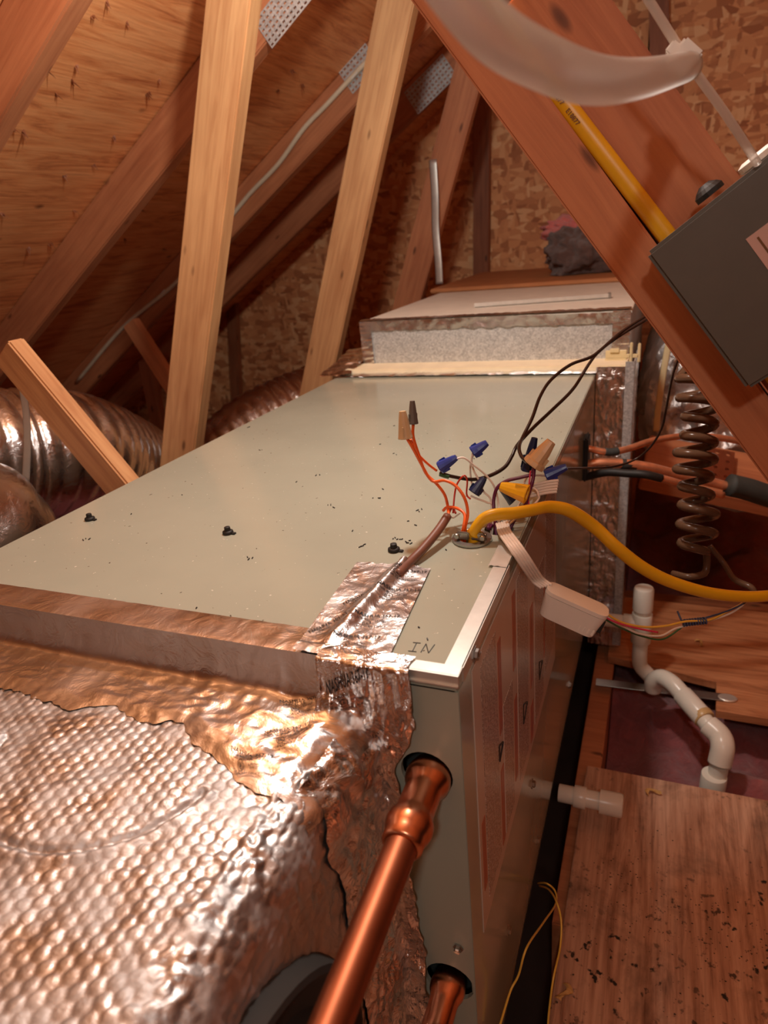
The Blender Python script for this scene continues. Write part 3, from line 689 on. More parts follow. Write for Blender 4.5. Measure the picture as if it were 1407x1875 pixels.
on_patch = lambda x, y: Vector((x, y, patch_z(x, y)+0.0006))
for o_, a_ in (((-0.096, 0.052), 0.16), ((-0.094, 0.094), 0.16), ((-0.098, 0.124), 0.2), ((-0.100, 0.022), 0.16)):
    stamp(tp, o_, a_, on_patch, 0.80)
stamp(tp, (-0.119, 0.022), 1.05, on_patch, 0.80, 2); stamp(tp, (-0.111, 0.066), 1.0, on_patch, 0.80, 2)
# printing on the corner tape (x along the drape, second axis downwards)
def on_drape(x, z):
    u = min(1, max(0, (x+0.100)/0.069)); v = min(1, max(0, (0.0005-z)/0.40)); P = drape(u, v); return P+Vector((0.0004, -0.0022, 0))
for o_, a_ in (((-0.092, -0.020), 0.18), ((-0.088, -0.062), 0.25), ((-0.072, -0.100), 0.4)):
    stamp(pl, o_, a_, on_drape, 0.76)
def on_bridge(x, y):
    u = (x+0.56)/(TOPL+ARC*0.8-0.06); v = 0.72*(y+0.095)/0.085 if y < -0.010 else 0.72+(y+0.01)*6; P = bridge(min(1, max(0, u)), min(1, max(0, v))); return P+Vector((0, -0.0006, 0.0016))
for o_, a_ in (((-0.126, -0.020), 0.55), ((-0.122, -0.052), 0.62), ((-0.136, -0.082), 0.4)):
    stamp(pl, o_, a_, on_bridge, 0.76)

# ------------------------------------------------------------------ copper pipes with press couplings
def press_pipe(lab, x, z, x2, z2, y_out, r):
    e = empty('copper_pipe', (x, 0, z)); tag(e, lab, 'pipe', 'copper pipes at the cabinet front')
    d = (Vector((x2, y_out, z2))-Vector((x, 0.02, z))).normalized(); L_ = (Vector((x2, y_out, z2))-Vector((x, 0.02, z))).length
    m = zto(d, (0, 0.02, 0))
    o = obj('pipe_run', lathe([(r, 0.03), (r, L_)], 32), 'copper_dull', e, m); auto(o)
    R_ = r
    o = obj('press_coupling', lathe([(R_*1.02, 0.012), (R_*1.30, 0.014), (R_*1.50, 0.020), (R_*1.58, 0.025), (R_*1.50, 0.030), (R_*1.30, 0.034), (R_*1.24, 0.038), (R_*1.24, 0.056), (R_*1.30, 0.060), (R_*1.50, 0.064), (R_*1.54, 0.069), (R_*1.42, 0.074), (R_*1.30, 0.077), (R_*1.30, 0.083), (R_*1.08, 0.085), (R_*1.02, 0.085)], 32), 'copper', e, m); auto(o, 60)
    o2 = obj('stamped_mark', BX((-0.003, -R_*1.275, 0.052), (0.004, -R_*1.215, 0.058), 0.0002), 'ink', e, m @ Matrix.Rotation(0.25, 4, 'Z'))
    return e
press_pipe('long copper pipe running out of the upper round opening', -0.025, -0.088, -0.012, -0.080, -0.50, 0.0105)
press_pipe('short copper pipe below the long one, out of the lower round opening', -0.022, -0.312, -0.026, -0.330, -0.40, 0.0095)

# ------------------------------------------------------------------ return box behind the cabinet
rb = empty('return_box', (-0.22, 1.4, FZ)); tag(rb, 'pale galvanised duct box taped in foil behind the cabinet', 'duct box')
part('front_plate', BX((-0.495, 1.020, 0.012), (0.052, 1.026, 0.100)), 'galvanised', rb)
part('top_board', BX((-0.50, 1.022, 0.096), (0.055, 1.62, 0.102), 0.001), 'pale_board', rb)
part('box_side', BX((-0.497, 1.026, -0.50), (0.050, 2.0, 0.095)), 'galvanised', rb)
part('tan_flange', BX((-0.515, 0.952, 0.000), (0.056, 1.022, 0.014), 0.002), 'tan_board', rb)
def strip(name, pA, pB, wv, n, amp, seed, mat='foil_tape', nrm=(0, -1, 0), m_=4):
    pA = Vector(pA); pB = Vector(pB); wv = Vector(wv); nrm = Vector(nrm)
    return part(name, sheet_grid(n, m_, lambda u, v: pA.lerp(pB, u)+wv*(v+0.15*noise.noise(Vector((u*30, v*2, seed)))*(v > 0.9))+nrm*(0.0012+amp*max(0, fold(u*0.5, v*0.02, 0.1, 60, seed)))), mat, rb, True)
strip('edge_tape', (-0.498, 1.0185, 0.104), (0.054, 1.0185, 0.100), (0, 0, -0.020), 120, 0.002, 1.0)
strip('edge_tape', (-0.498, 1.018, 0.1035), (0.054, 1.018, 0.1035), (0, 0.030, 0), 120, 0.0016, 2.0, nrm=(0, 0, 1))
strip('edge_tape', (-0.497, 1.018, 0.012), (-0.497, 1.018, 0.103), (0.026, 0, 0), 40, 0.003, 3.0)
strip('edge_tape', (0.022, 1.018, 0.012), (0.022, 1.018, 0.103), (0.031, 0, 0), 40, 0.002, 4.0)
strip('edge_tape', (-0.525, 0.936, 0.001), (0.002, 0.936, 0.001), (0, 0.018, 0.004), 120, 0.0022, 5.0, nrm=(0, 0, 1))
strip('corner_tape', (-0.565, 0.93, 0.002), (-0.565, 1.10, 0.03), (0.07, 0, 0.002), 40, 0.006, 6.0, 'foil_crumpled', (0, 0, 1), 16)
# foil-faced flank standing past the cabinet's right side
part('foil_flank', sheet_grid(30, 120, lambda u, v: Vector((0.001+0.062*u, 0.950-0.0035*fold(u*0.06, v*0.5, 0, 60, 3.0), 0.012-0.60*v))), 'foil_crumpled', rb, True)
part('flank_side', sheet_grid(30, 120, lambda u, v: Vector((0.063+0.004*fold(u*0.3, v*0.5, 0, 50, 1.0), 0.950+0.30*u, 0.012-0.60*v))), 'foil_crumpled', rb, True)
part('corner_angle', box(BX((0.052, 0.940, -0.58), (0.068, 0.943, 0.022)), (0.066, 0.940, -0.58), (0.068, 0.975, 0.022)), 'galvanised', rb)
lt = part('draw_latch', box(box(BX((0.012, 1.008, 0.014), (0.050, 1.018, 0.030), 0.001), (0.020, 1.004, 0.028), (0.036, 1.012, 0.034)), (0.012, 0.999, 0.012), (0.050, 1.006, 0.016)), 'cream_plastic', rb)
bm = BX((0.050, 0.985, 0.020), (0.074, 0.992, 0.027), 0.001); box(bm, (0.056, 0.984, 0.010), (0.061, 0.993, 0.048), 0.001); box(bm, (0.070, 0.984, 0.012), (0.075, 0.993, 0.046), 0.001); part('latch_key', bm, 'cream_plastic', rb)
o = timber('plank_lid', 'brown plank laid across the far end of the pale duct box', (-0.53, 1.93, 0.108), (0.08, 1.93, 0.108), 0.62, 0.012, (0, 0, 1), 'cardboard', None, 'plank')
e = empty('metal_bar', (-0.145, 1.217, 0.1035)); tag(e, 'thin flat metal bar lying on the pale duct box', 'metal bar')
m = Matrix.Rotation(math.atan2(0.048, 0.284), 4, 'Z'); bm = BX((-0.145, -0.007, 0), (0.145, 0.007, 0.002), 0.0004); box(bm, (-0.145, -0.007, 0), (0.145, -0.005, 0.009)); obj('bar_angle', bm, 'strip_metal', e, m); obj('end_lip', BX((0.143, -0.008, 0), (0.149, 0.008, 0.010), 0.0006), 'steel', e, m)
# lump of insulation on the far plank
def lump(c, r, seed, rough=0.35):
    bm = bmesh.new(); bmesh.ops.create_icosphere(bm, subdivisions=5, radius=1)
    for v in bm.verts:
        n = v.co.copy(); k = 1+rough*noise.fractal(n*1.9+Vector((seed, 0, 0)), 1.0, 2.0, 4)+0.10*fold(n.x, n.y, n.z, 2.4, seed); v.co = Vector((n.x*r[0]*k, n.y*r[1]*k, max(n.z*r[2]*k, -r[2]*0.75)))+Vector(c)
    return bm
il = empty('insulation_clump', (-0.075, 1.86, 0.114)); tag(il, 'torn clump of dirty insulation with a pink top on the plank', 'insulation')
obj('dirty_batt', lump((-0.045, 0, 0.058), (0.105, 0.09, 0.075), 1.0), 'dirty_wool', il, smooth=True)
obj('pink_batt', lump((-0.075, 0.03, 0.125), (0.085, 0.06, 0.035), 4.0, 0.4), 'pink_fresh', il, smooth=True)
# galvanised strap hanging in front of the short post
st = wire('hanging_strap', [(-0.5368, 1.7400, 0.4613), (-0.5363, 1.7400, 0.3636), (-0.5417, 1.7450, 0.2747), (-0.5372, 1.7400, 0.1820), (-0.5375, 1.7400, 0.1185)], 0.012, 'strip_metal', None, 8, 8, 0.12, (1, 0, 0))
tag(st, 'shiny galvanised strap hanging in front of the short reddish post', 'strap')

# ------------------------------------------------------------------ flexible ducts
def flex(name, lab, pts, r, pitch=0.032, grp=None):
    P = cat_rom(pts, 40); Ls = [0]
    for a, b in zip(P[:-1], P[1:]): Ls.append(Ls[-1]+(b-a).length)
    T = Ls[-1]; N = int(T/pitch*8); Q = []; j = 0
    for i in range(N+1):
        s = T*i/N
        while j < len(Ls)-2 and Ls[j+1] < s: j += 1
        k = (s-Ls[j])/max(1e-6, Ls[j+1]-Ls[j]); Q.append(P[j].lerp(P[j+1], k))
    bm = bmesh.new(); tube(bm, Q, r, 40, rfun=lambda t: r*(1+0.045*abs(math.sin(math.pi*t*T/pitch))))
    for v in bm.verts: v.co += v.co.normalized()*0.006*noise.noise(v.co*9)+Vector((0, 0, 0.004*fold(v.co.x, v.co.y, v.co.z, 26, 2)))
    o = obj(name, bm, 'foil_duct', None, smooth=True); tag(o, lab, 'duct', grp); return o
flex('flexible_duct', 'silver flexible duct passing behind the slanting offcut brace', [(-1.1247, 0.4166, -0.0439), (-1.0870, 0.5401, -0.0680), (-1.0676, 0.7040, -0.1156), (-1.1816, 0.9785, -0.2606), (-1.2682, 1.1143, -0.3471)], 0.13, grp='silver flexible ducts')
flex('flexible_duct', 'silver flexible duct end bulging up beside the cabinet near corner', [(-1.0152, 0.1639, -0.0831), (-0.8987, 0.2242, -0.0613), (-0.8649, 0.2798, -0.1017), (-0.9095, 0.3185, -0.2091), (-0.9647, 0.3388, -0.3736)], 0.118, grp='silver flexible ducts')
flex('flexible_duct', 'silver flexible duct rising between the two tall posts', [(-1.2534, 1.3335, -0.4513), (-1.1831, 1.3685, -0.3621), (-1.0793, 1.4267, -0.2800), (-0.9702, 1.5531, -0.2352), (-0.8751, 1.7205, -0.2169)], 0.125, grp='silver flexible ducts')
hg = wire('duct_hanger', [(-0.8348, 0.4300, 0.1014), (-0.8326, 0.4200, 0.0549), (-0.8505, 0.4200, 0.0039), (-0.9043, 0.4300, -0.0901)], 0.008, 'hanger_white', None, 8, 8, 0.1, (1, 0, 0)); tag(hg, 'white strap hanging down over the silver duct', 'strap')

# foil-wrapped duct on the right, behind the refrigerant lines
fd_ = empty('wrapped_duct', (0.22, 1.55, FZ)); tag(fd_, 'shiny crumpled foil wrapped duct beyond the copper lines and coiled tube', 'duct')
bm = bmesh.new(); tube(bm, [Vector((0.325, 1.34+0.7*k/60, -0.16)) for k in range(61)], 0.245, 64)
for v in bm.verts:
    n = Vector((v.co.x-0.325, 0, v.co.z+0.16)).normalized(); v.co += n*(0.018*fold(v.co.x, v.co.y, v.co.z, 14, 1.0)+0.008*fold(v.co.x, v.co.y, v.co.z, 42, 2.0)); v.co.y -= 0.02*fold(v.co.x, 0, v.co.z, 18, 4.0)
part('foil_skin', bm, 'foil_wrap', fd_, True)
def duct_cap(u, v):
    a = v*2*math.pi; rr = 0.242*u; x = 0.325+rr*math.cos(a); z = -0.16+rr*math.sin(a)
    return Vector((x, 1.332-0.05*(1-u*u)-0.022*fold(x, 0.2, z, 15, 4.0)*min(1, 3*(1-u)+0.3)-0.010*fold(x, 0.7, z, 36, 1.0), z))
part('foil_end', sheet_grid(40, 120, duct_cap), 'foil_wrap', fd_, True)
wire('cream_strap', [(0.1247, 1.2400, 0.0100), (0.1168, 1.2400, -0.0699), (0.1117, 1.2500, -0.1524), (0.1110, 1.2500, -0.1971)], 0.007, 'cream_plastic', fd_, 8, 8, 0.2, (1, 0, 0))
# timber with perforated plate beyond the coil
tb = timber('cross_timber', 'low cross timber with a perforated plate beyond the coiled tube', (0.0900, 1.2000, -0.2533), (0.4177, 1.2000, -0.3145), 0.14, 0.04, (0, -0.5, 1), 'fir_red', None, 'timber')
m = tb.matrix_basis.copy(); m.translation = Vector((0.2342, 1.1800, -0.2575))+Vector((0, -0.005, 0.012))
pp = obj('perforated_plate', BX((-0.035, -0.045, 0.0), (0.035, 0.045, 0.002)), 'copper_dull', tb, tb.matrix_basis.inverted() @ m)
pm_ = tb.matrix_basis @ pp.matrix_basis; cut_holes(pp, [(pm_ @ Vector((-0.022+0.022*i, -0.033+0.022*j, 0.001)), 0.004, pm_.to_3x3() @ Vector((0, 0, 1)), 0.02) for i in range(3) for j in range(4)])

# ------------------------------------------------------------------ cables on the timbers
e = empty('white_cable', (-0.8643, 1.6000, 0.5639)); tag(e, 'white sheathed cable stapled along a rafter', 'cable')
wire('sheath', [(-0.6308, 1.6000, 0.7162), (-0.6895, 1.6000, 0.6825), (-0.7875, 1.6000, 0.6203), (-0.8703, 1.6000, 0.5701), (-0.9656, 1.6000, 0.4925), (-1.0631, 1.6000, 0.4330), (-1.1172, 1.6000, 0.3961), (-1.3927, 1.6000, 0.2000), (-1.6818, 1.6000, 0.0513), (-1.9684, 1.6000, -0.1426)], 0.0065, 'white_jacket', e, 8, 10)
for q in ((-1.0587, 1.6000, 0.4355), (-0.6985, 1.6000, 0.6738), (-1.4709, 1.6000, 0.1609)):
    o = obj('staple', BX((-0.012, -0.006, -0.003), (0.012, 0.004, 0.003), 0.001), 'white_plastic', e, Matrix.Rotation(-0.6, 4, 'Y')); o.location = Vector(q)-Vector(e.location)
# yellow cable along the wide board
yc = empty('yellow_cable', (0.0401, 0.3250, 0.3234)); tag(yc, 'yellow sheathed cable fixed down the wide dark board', 'cable', 'yellow cables')
ya = Vector((-0.0849, 0.3250, 0.4861)); yb = Vector((0.2962, 0.3250, -0.0019)); ya, yb = Vector((-0.0453, 0.3260, 0.4434)), Vector((0.2256, 0.3260, 0.0973)); dd = yb-ya
wire('sheath', [ya-dd*0.25, ya, ya+dd*0.3, ya+dd*0.6, yb, yb+dd*0.3], 0.0078, 'yellow_jacket', yc, 6, 16, 0.62, (1, 0, 0.7))
tm = text_mesh('E18877    E18877    E18877', 0.0052)
xd = dd.normalized(); zd = Vector((0, -1, 0)); zd = (zd-xd*zd.dot(xd)).normalized(); yd = zd.cross(xd)
m = Matrix((xd, yd, zd)).transposed().to_4x4(); m.translation = ya+dd*0.16+zd*0.0056-yd*0.0030
o = obj('printing', tm, 'ink_brown', yc); o.matrix_basis = Matrix.Translation(-Vector(yc.location)) @ m

# ------------------------------------------------------------------ grey electrical box on the brace
c0 = Vector((0.0935, 0.2620, 0.2372)); c1 = Vector((0.1771, 0.2620, 0.1270)); c2 = Vector((0.1728, 0.2620, 0.2922))
bx_ = (c1-c0); hgt = bx_.length; xd = bx_.normalized(); up_ = (c2-c0); up_ = (up_-xd*up_.dot(xd)).normalized(); zd = xd.cross(up_)
if zd.y > 0: zd = -zd
wid = 0.19; m = Matrix((xd, up_, xd.cross(up_))).transposed().to_4x4(); sgn = 1 if xd.cross(up_).y < 0 else -1
db = empty('electrical_box'); db.matrix_basis = m; db.location = c0; tag(db, 'dark grey metal electrical box screwed to the brace', 'electrical box')
obj('cover', BX((0, 0, -0.010 if sgn > 0 else 0), (hgt, wid, 0.0 if sgn > 0 else 0.010), 0.003), 'grey_enamel', db)
obj('housing', BX((0.003, 0.003, -0.056 if sgn > 0 else 0.010), (hgt-0.003, wid-0.003, -0.0102 if sgn > 0 else 0.056), 0.002), 'grey_enamel', db)
def bl(q, lift=0.0): return m.to_3x3().inverted() @ (Vector(q)-c0)+Vector((0, 0, sgn*lift))
q = bl((0.1636, 0.2615, 0.2424)); 
obj('sticker', BX((q.x, q.y, 0.0001*sgn), (q.x+0.060, q.y+0.07, 0.0007*sgn)), 'sticker', db)
stk = db.children[-1]; obj('printed_line', BX((q.x+0.004, q.y+0.006, 0.0007*sgn), (q.x+0.056, q.y+0.0075, 0.001*sgn)), 'ink_brown', stk)
obj('printed_line', BX((q.x+0.012, q.y+0.012, 0.0007*sgn), (q.x+0.040, q.y+0.017, 0.001*sgn)), 'ink_brown', stk)
kb = bl((0.1383, 0.2850, 0.2761)); obj('mounting_bolt', lathe([(0.011, 0), (0.011, 0.004), (0.0085, 0.007), (0.004, 0.010)], 18), 'black_rubber', db, Matrix.Translation((-0.0035, kb.y, -0.028*sgn)) @ zto((-1, 0, 0)))
kb = bl((0.1663, 0.2700, 0.2923)); obj('conduit_bushing', lathe([(0.012, 0), (0.014, 0.001), (0.014, 0.005), (0.010, 0.007)], 24), 'white_plastic', db, Matrix.Translation((0.0, kb.y+0.004, -0.022*sgn)) @ zto((-1, 0, 0)))

# thin conduit and clear tube crossing the top
rd = empty('thin_conduit', (0.1122, 0.2000, 0.3555)); tag(rd, 'thin pale conduit rising past the brace above the grey box', 'conduit')
wire('conduit_run', [(0.0744, 0.2100, 0.4136), (0.0879, 0.2120, 0.3943), (0.1148, 0.2250, 0.3575), (0.1411, 0.2400, 0.3252), (0.1661, 0.2620, 0.2930)], 0.0030, 'clear_vinyl', rd, 6, 12)
o = obj('tube_clip', box(BX((-0.009, -0.006, -0.009), (0.007, 0.006, 0.009), 0.0015), (-0.014, -0.004, -0.004), (0.0, 0.004, 0.004), 0.001), 'white_plastic', rd, Matrix.Rotation(0.75, 4, 'Y')); o.location = Vector((0.1123, 0.2150, 0.3579))-Vector(rd.location)
ct = wire('clear_tube', [(0.0334, -0.1049, 0.3524), (0.0427, -0.0955, 0.3380), (0.0520, -0.0845, 0.3270), (0.0630, -0.0649, 0.3208), (0.0772, -0.0306, 0.3177), (0.0915, 0.0505, 0.3270), (0.1149, 0.2139, 0.3536)], 0.0088, 'clear_vinyl', None, 12, 16); tag(ct, 'clear plastic tube drooping across the top in front of the brace', 'tube')

# ------------------------------------------------------------------ wiring on the cabinet top
cn = empty('cable_clamp', (-0.043, 0.205, 0.0)); tag(cn, 'zinc cable clamp set in a knockout on the cabinet top', 'cable clamp')
bm = lathe([(0.0122, 0.0002), (0.0175, 0.0002), (0.0185, 0.001), (0.0185, 0.003), (0.0128, 0.0032), (0.0122, 0.0010), (0.0122, 0.0002)], 28)
bmesh.ops.delete(bm, geom=[f for f in bm.faces if len(f.verts) > 4], context='FACES_ONLY'); bmesh.ops.remove_doubles(bm, verts=bm.verts[:], dist=1e-6); obj('lock_ring', bm, 'steel', cn)
for s in (-1, 1):
    obj('clamp_jaw', BX((-0.013 if s < 0 else 0.001, -0.0075, 0.003), (-0.001 if s < 0 else 0.013, -0.0045, 0.011), 0.001), 'steel', cn)
bm = bmesh.new(); tube(bm, [Vector((0.0125*math.cos(t*0.1), 0.0095*math.sin(t*0.1), 0.006)) for t in range(0, 32)], 0.0016, 8); obj('saddle_strap', bm, 'steel', cn, smooth=True)
for s in (-1, 1): obj('clamp_screw', lathe([(0.0024, 0), (0.0028, 0.002), (0.0022, 0.003)], 10), 'steel', cn, Matrix.Translation((s*0.012, -0.007, 0.007)) @ zto((0, -1, 0)))
yb_ = wire('yellow_cable', [(-0.0415, 0.2045, -0.010), (-0.0410, 0.2040, 0.003), (-0.0388, 0.2011, 0.0128), (-0.0322, 0.2044, 0.0217), (-0.0223, 0.2081, 0.0258), (-0.0066, 0.2169, 0.0248), (0.0089, 0.2272, 0.0248), (0.0234, 0.2390, 0.0241), (0.0408, 0.2462, 0.0179), (0.0623, 0.2563, -0.0015), (0.0826, 0.2564, -0.0209), (0.1051, 0.2627, -0.0420), (0.1302, 0.2718, -0.0592), (0.1627, 0.2850, -0.0745), (0.1930, 0.2998, -0.0839), (0.2218, 0.3161, -0.0889), (0.2610, 0.3480, -0.0950)], 0.0072, 'yellow_jacket', None, 10, 14, 0.68, (0.3, -0.4, 0.85)); tag(yb_, 'thick yellow sheathed cable arching out of the clamp and off to the side', 'cable', 'yellow cables')

def nut(lab, p, d, mat, L_=0.022, r=0.0062, grp='wire connectors on the cabinet', k=1.0, big=False):
    e = empty('wire_connector', p); tag(e, lab, 'wire connector', grp)
    prof = [(r*1.15, 0), (r*1.2, 0.001), (r*1.12, 0.003), (r*0.98, L_*0.35), (r*0.72, L_*0.8), (r*0.55, L_)] if not big else [(r*1.35, 0), (r*1.4, 0.001), (r*1.35, 0.005), (r*1.05, 0.006), (r*0.9, L_*0.6), (r*0.6, L_)]
    bm = lathe([(r*0.5, L_*0.5), (r*0.95, 0.0006)]+prof, 12)      # hollow mouth
    for i, v in enumerate(bm.verts):
        if (i % 12) % 2: v.co.x *= 0.93; v.co.y *= 0.93
    obj('cap', bm, mat, e, zto(d), False)
    bm = bmesh.new()
    for s in (-1, 1): box(bm, (s*r*0.5-0.0007, -r*1.12 if s < 0 else r*0.2, 0.002), (s*r*0.5+0.0007, -r*0.2 if s < 0 else r*1.12, L_*0.45), 0.0003)
    obj('grip_wing', bm, mat, e, zto(d))
    return e
nut('small grey wire connector standing at the top of the orange wires', (-0.0965, 0.2150, 0.1084), (0.0, 0.1, 1), 'nut_grey', 0.021, 0.0042)
nut('tan wire connector leaning beside the small grey one', (-0.1009, 0.2040, 0.0976), (-0.07, 0.1, 1), 'nut_tan', 0.025, 0.0058)
nut('blue wire connector joined to the long dark lead', (-0.0799, 0.2350, 0.0599), (0.9, 0.15, 0.55), 'nut_blue', 0.019, 0.0056)
nut('blue wire connector held up at the top of thin white wires', (-0.0539, 0.2600, 0.0674), (0.75, 0.3, 0.5), 'nut_blue', 0.017, 0.0056)
nut('blue wire connector low among the white wires', (-0.0504, 0.2450, 0.0313), (0.4, 0.3, 0.6), 'nut_navy', 0.018, 0.0052)
nut('navy wire connector behind the large tan one', (-0.0064, 0.2850, 0.0421), (0.22, 0.1, 1), 'nut_navy', 0.034, 0.0056)
nut('large ribbed tan wire connector with purple wires', (0.0039, 0.2600, 0.0568), (0.55, 0.2, 0.75), 'nut_tan', 0.028, 0.0078, big=True)
nut('bright blue wire connector poking over the cabinet side', (0.0138, 0.2780, 0.0404), (0.85, 0.1, 0.42), 'nut_blue', 0.021, 0.0058)
nut('yellow wire connector lying level above the yellow cable', (0.0031, 0.2350, 0.0371), (-1, 0.1, 0.22), 'nut_yellow', 0.026, 0.0078)
nut('dark navy wire connector tucked under the yellow one', (-0.0140, 0.2640, 0.0185), (-0.7, 0.1, 0.65), 'nut_navy', 0.020, 0.0065)

# sheathed control cable out of the tape
cc = empty('control_cable', (-0.0781, 0.1906, 0.0060)); tag(cc, 'brown sheathed control cable coming out from under the foil tape', 'cable')
wire('sheath', [(-0.0853, 0.1187, 0.0044), (-0.0821, 0.1433, 0.0048), (-0.0769, 0.1631, 0.0080), (-0.0711, 0.1902, 0.0140), (-0.0676, 0.2116, 0.0200)], 0.0042, 'brown_jacket', cc)
wire('red_core', [(-0.0676, 0.2116, 0.0200), (-0.0692, 0.2320, 0.0199), (-0.0644, 0.2280, 0.0161)], 0.0011, 'red_wire', cc)
wire('white_core', [(-0.0676, 0.2116, 0.0200), (-0.0687, 0.2320, 0.0095), (-0.0606, 0.2280, 0.0164)], 0.0009, 'white_wire', cc)
WG = 'loose wires on the cabinet top'
def W1(name, lab, pts, r, mat, grp=WG, n=8):
    o = wire(name, pts, r, mat, None, n, 8); return tag(o, lab, 'wire', grp)
base = (-0.048, 0.204, 0.001)
W1('orange_wire', 'orange wire running from the tan connector down to the clamp', [(-0.1006, 0.2050, 0.0989), (-0.0957, 0.2080, 0.0866), (-0.0910, 0.2140, 0.0700), (-0.0852, 0.2150, 0.0574), (-0.0796, 0.2150, 0.0528), (-0.0691, 0.2140, 0.0548), (-0.0582, 0.2120, 0.0507), (-0.0499, 0.2100, 0.0400), (-0.0474, 0.2100, 0.0249), (-0.0506, 0.2095, 0.0093), (-0.0520, 0.2095, -0.008)], 0.0015, 'orange_wire')
W1('orange_wire', 'orange wire dropping from the grey connector to the split control cable', [(-0.0965, 0.2150, 0.1084), (-0.0974, 0.2150, 0.0959), (-0.0936, 0.2170, 0.0769), (-0.0887, 0.2180, 0.0600), (-0.0796, 0.2210, 0.0484), (-0.0739, 0.2250, 0.0366), (-0.0729, 0.2300, 0.0233), (-0.0674, 0.2143, 0.0200)], 0.0015, 'orange_wire')
W1('orange_wire', 'orange wire arching low from the split control cable into the clamp', [(-0.0770, 0.2280, 0.0182), (-0.0717, 0.2260, 0.0228), (-0.0602, 0.2200, 0.0249), (-0.0517, 0.2140, 0.0218), (-0.0505, 0.2060, 0.0142), (-0.0530, 0.2045, 0.003), (-0.0530, 0.2045, -0.008)], 0.0015, 'orange_wire')
W1('orange_wire', 'dull red wire looping upright between the orange wires', [(-0.0672, 0.2279, 0.0160), (-0.0670, 0.2360, 0.0327), (-0.0649, 0.2400, 0.0426), (-0.0589, 0.2430, 0.0496), (-0.0567, 0.2460, 0.0436), (-0.0584, 0.2480, 0.0285), (-0.0547, 0.2480, 0.0236)], 0.0009, 'red_wire')
W1('pink_wire', 'pinkish wire twisted with the orange wires to the blue connector on the dark lead', [(-0.1000, 0.2140, 0.0936), (-0.0962, 0.2200, 0.0785), (-0.0897, 0.2260, 0.0670), (-0.0828, 0.2330, 0.0572)], 0.0012, 'orange_wire')
for i, (nm, pts) in enumerate((
    ('white wire arching from the blue connector on the dark lead', [(-0.0691, 0.2360, 0.0660), (-0.0582, 0.2400, 0.0689), (-0.0490, 0.2440, 0.0602), (-0.0392, 0.2500, 0.0486), (-0.0320, 0.2520, 0.0370), (-0.0286, 0.2520, 0.0230), (-0.0247, 0.2400, 0.0081), (-0.0280, 0.2300, -0.010)]),
    ('white wire twisted down from the upper blue connector', [(-0.0539, 0.2600, 0.0669), (-0.0551, 0.2590, 0.0588), (-0.0530, 0.2580, 0.0496), (-0.0474, 0.2560, 0.0404), (-0.0429, 0.2540, 0.0300), (-0.0346, 0.2500, 0.0205), (-0.0320, 0.2330, -0.010)]),
    ('white wire slanting from the low blue connector', [(-0.0540, 0.2460, 0.0278), (-0.0465, 0.2460, 0.0248), (-0.0377, 0.2450, 0.0223), (-0.0304, 0.2430, 0.0179), (-0.0300, 0.2260, -0.010)]),
    ('white wire standing straight behind the red loop', [(-0.0540, 0.2620, 0.0651), (-0.0571, 0.2620, 0.0549), (-0.0576, 0.2620, 0.0435), (-0.0554, 0.2600, 0.0299)]),
    ('white wire falling from the bright blue connector', [(0.0138, 0.2780, 0.0404), (0.0052, 0.2580, 0.0466), (0.0026, 0.2550, 0.0376), (-0.0032, 0.2520, 0.0273), (-0.0160, 0.2370, 0.004), (-0.0170, 0.2365, -0.010)]),
    ('white wire bent under the large tan connector', [(0.0045, 0.2620, 0.0528), (-0.0046, 0.2660, 0.0388), (-0.0077, 0.2620, 0.0260), (-0.0102, 0.2550, 0.0143), (-0.0265, 0.2425, 0.004), (-0.0270, 0.2415, -0.010)]),
    ('white wire curling beside the ribbon end', [(-0.0006, 0.2500, 0.0393), (0.0079, 0.2480, 0.0378), (0.0113, 0.2460, 0.0333), (0.0095, 0.2440, 0.0257), (-0.0165, 0.2285, 0.004), (-0.0175, 0.2290, -0.010)]))):
    W1('white_wire', nm, pts, 0.0010, 'white_wire')
W1('purple_wire', 'purple wire curving from the large tan connector to the knockout', [(0.0052, 0.2580, 0.0554), (0.0037, 0.2550, 0.0498), (-0.0055, 0.2520, 0.0472), (-0.0179, 0.2490, 0.0444), (-0.0269, 0.2460, 0.0384), (-0.0302, 0.2430, 0.0281), (-0.0293, 0.2380, 0.0172), (-0.0240, 0.2255, -0.010)], 0.0017, 'purple_wire')
W1('purple_wire', 'purple wire dropping straight past the yellow connector', [(0.0057, 0.2580, 0.0554), (0.0055, 0.2500, 0.0451), (0.0021, 0.2460, 0.0327), (-0.0007, 0.2440, 0.0222), (-0.0062, 0.2400, 0.0162), (-0.0185, 0.2250, -0.010)], 0.0017, 'purple_wire')
W1('purple_wire', 'purple wire lying flat behind the clamp', [(-0.0310, 0.2385, -0.006), (-0.033, 0.234, 0.004), (-0.0322, 0.2257, 0.0035), (-0.0299, 0.2391, 0.0035), (-0.0275, 0.2595, 0.0025)], 0.0017, 'purple_wire')
W1('pink_wire', 'thin pink wire beside the yellow connector', [(0.0025, 0.2560, 0.0527), (0.0025, 0.2500, 0.0450), (0.0016, 0.2460, 0.0299), (0.0013, 0.2440, 0.0196), (-0.0140, 0.2330, 0.004), (-0.0145, 0.2330, -0.010)], 0.0008, 'pink_wire')
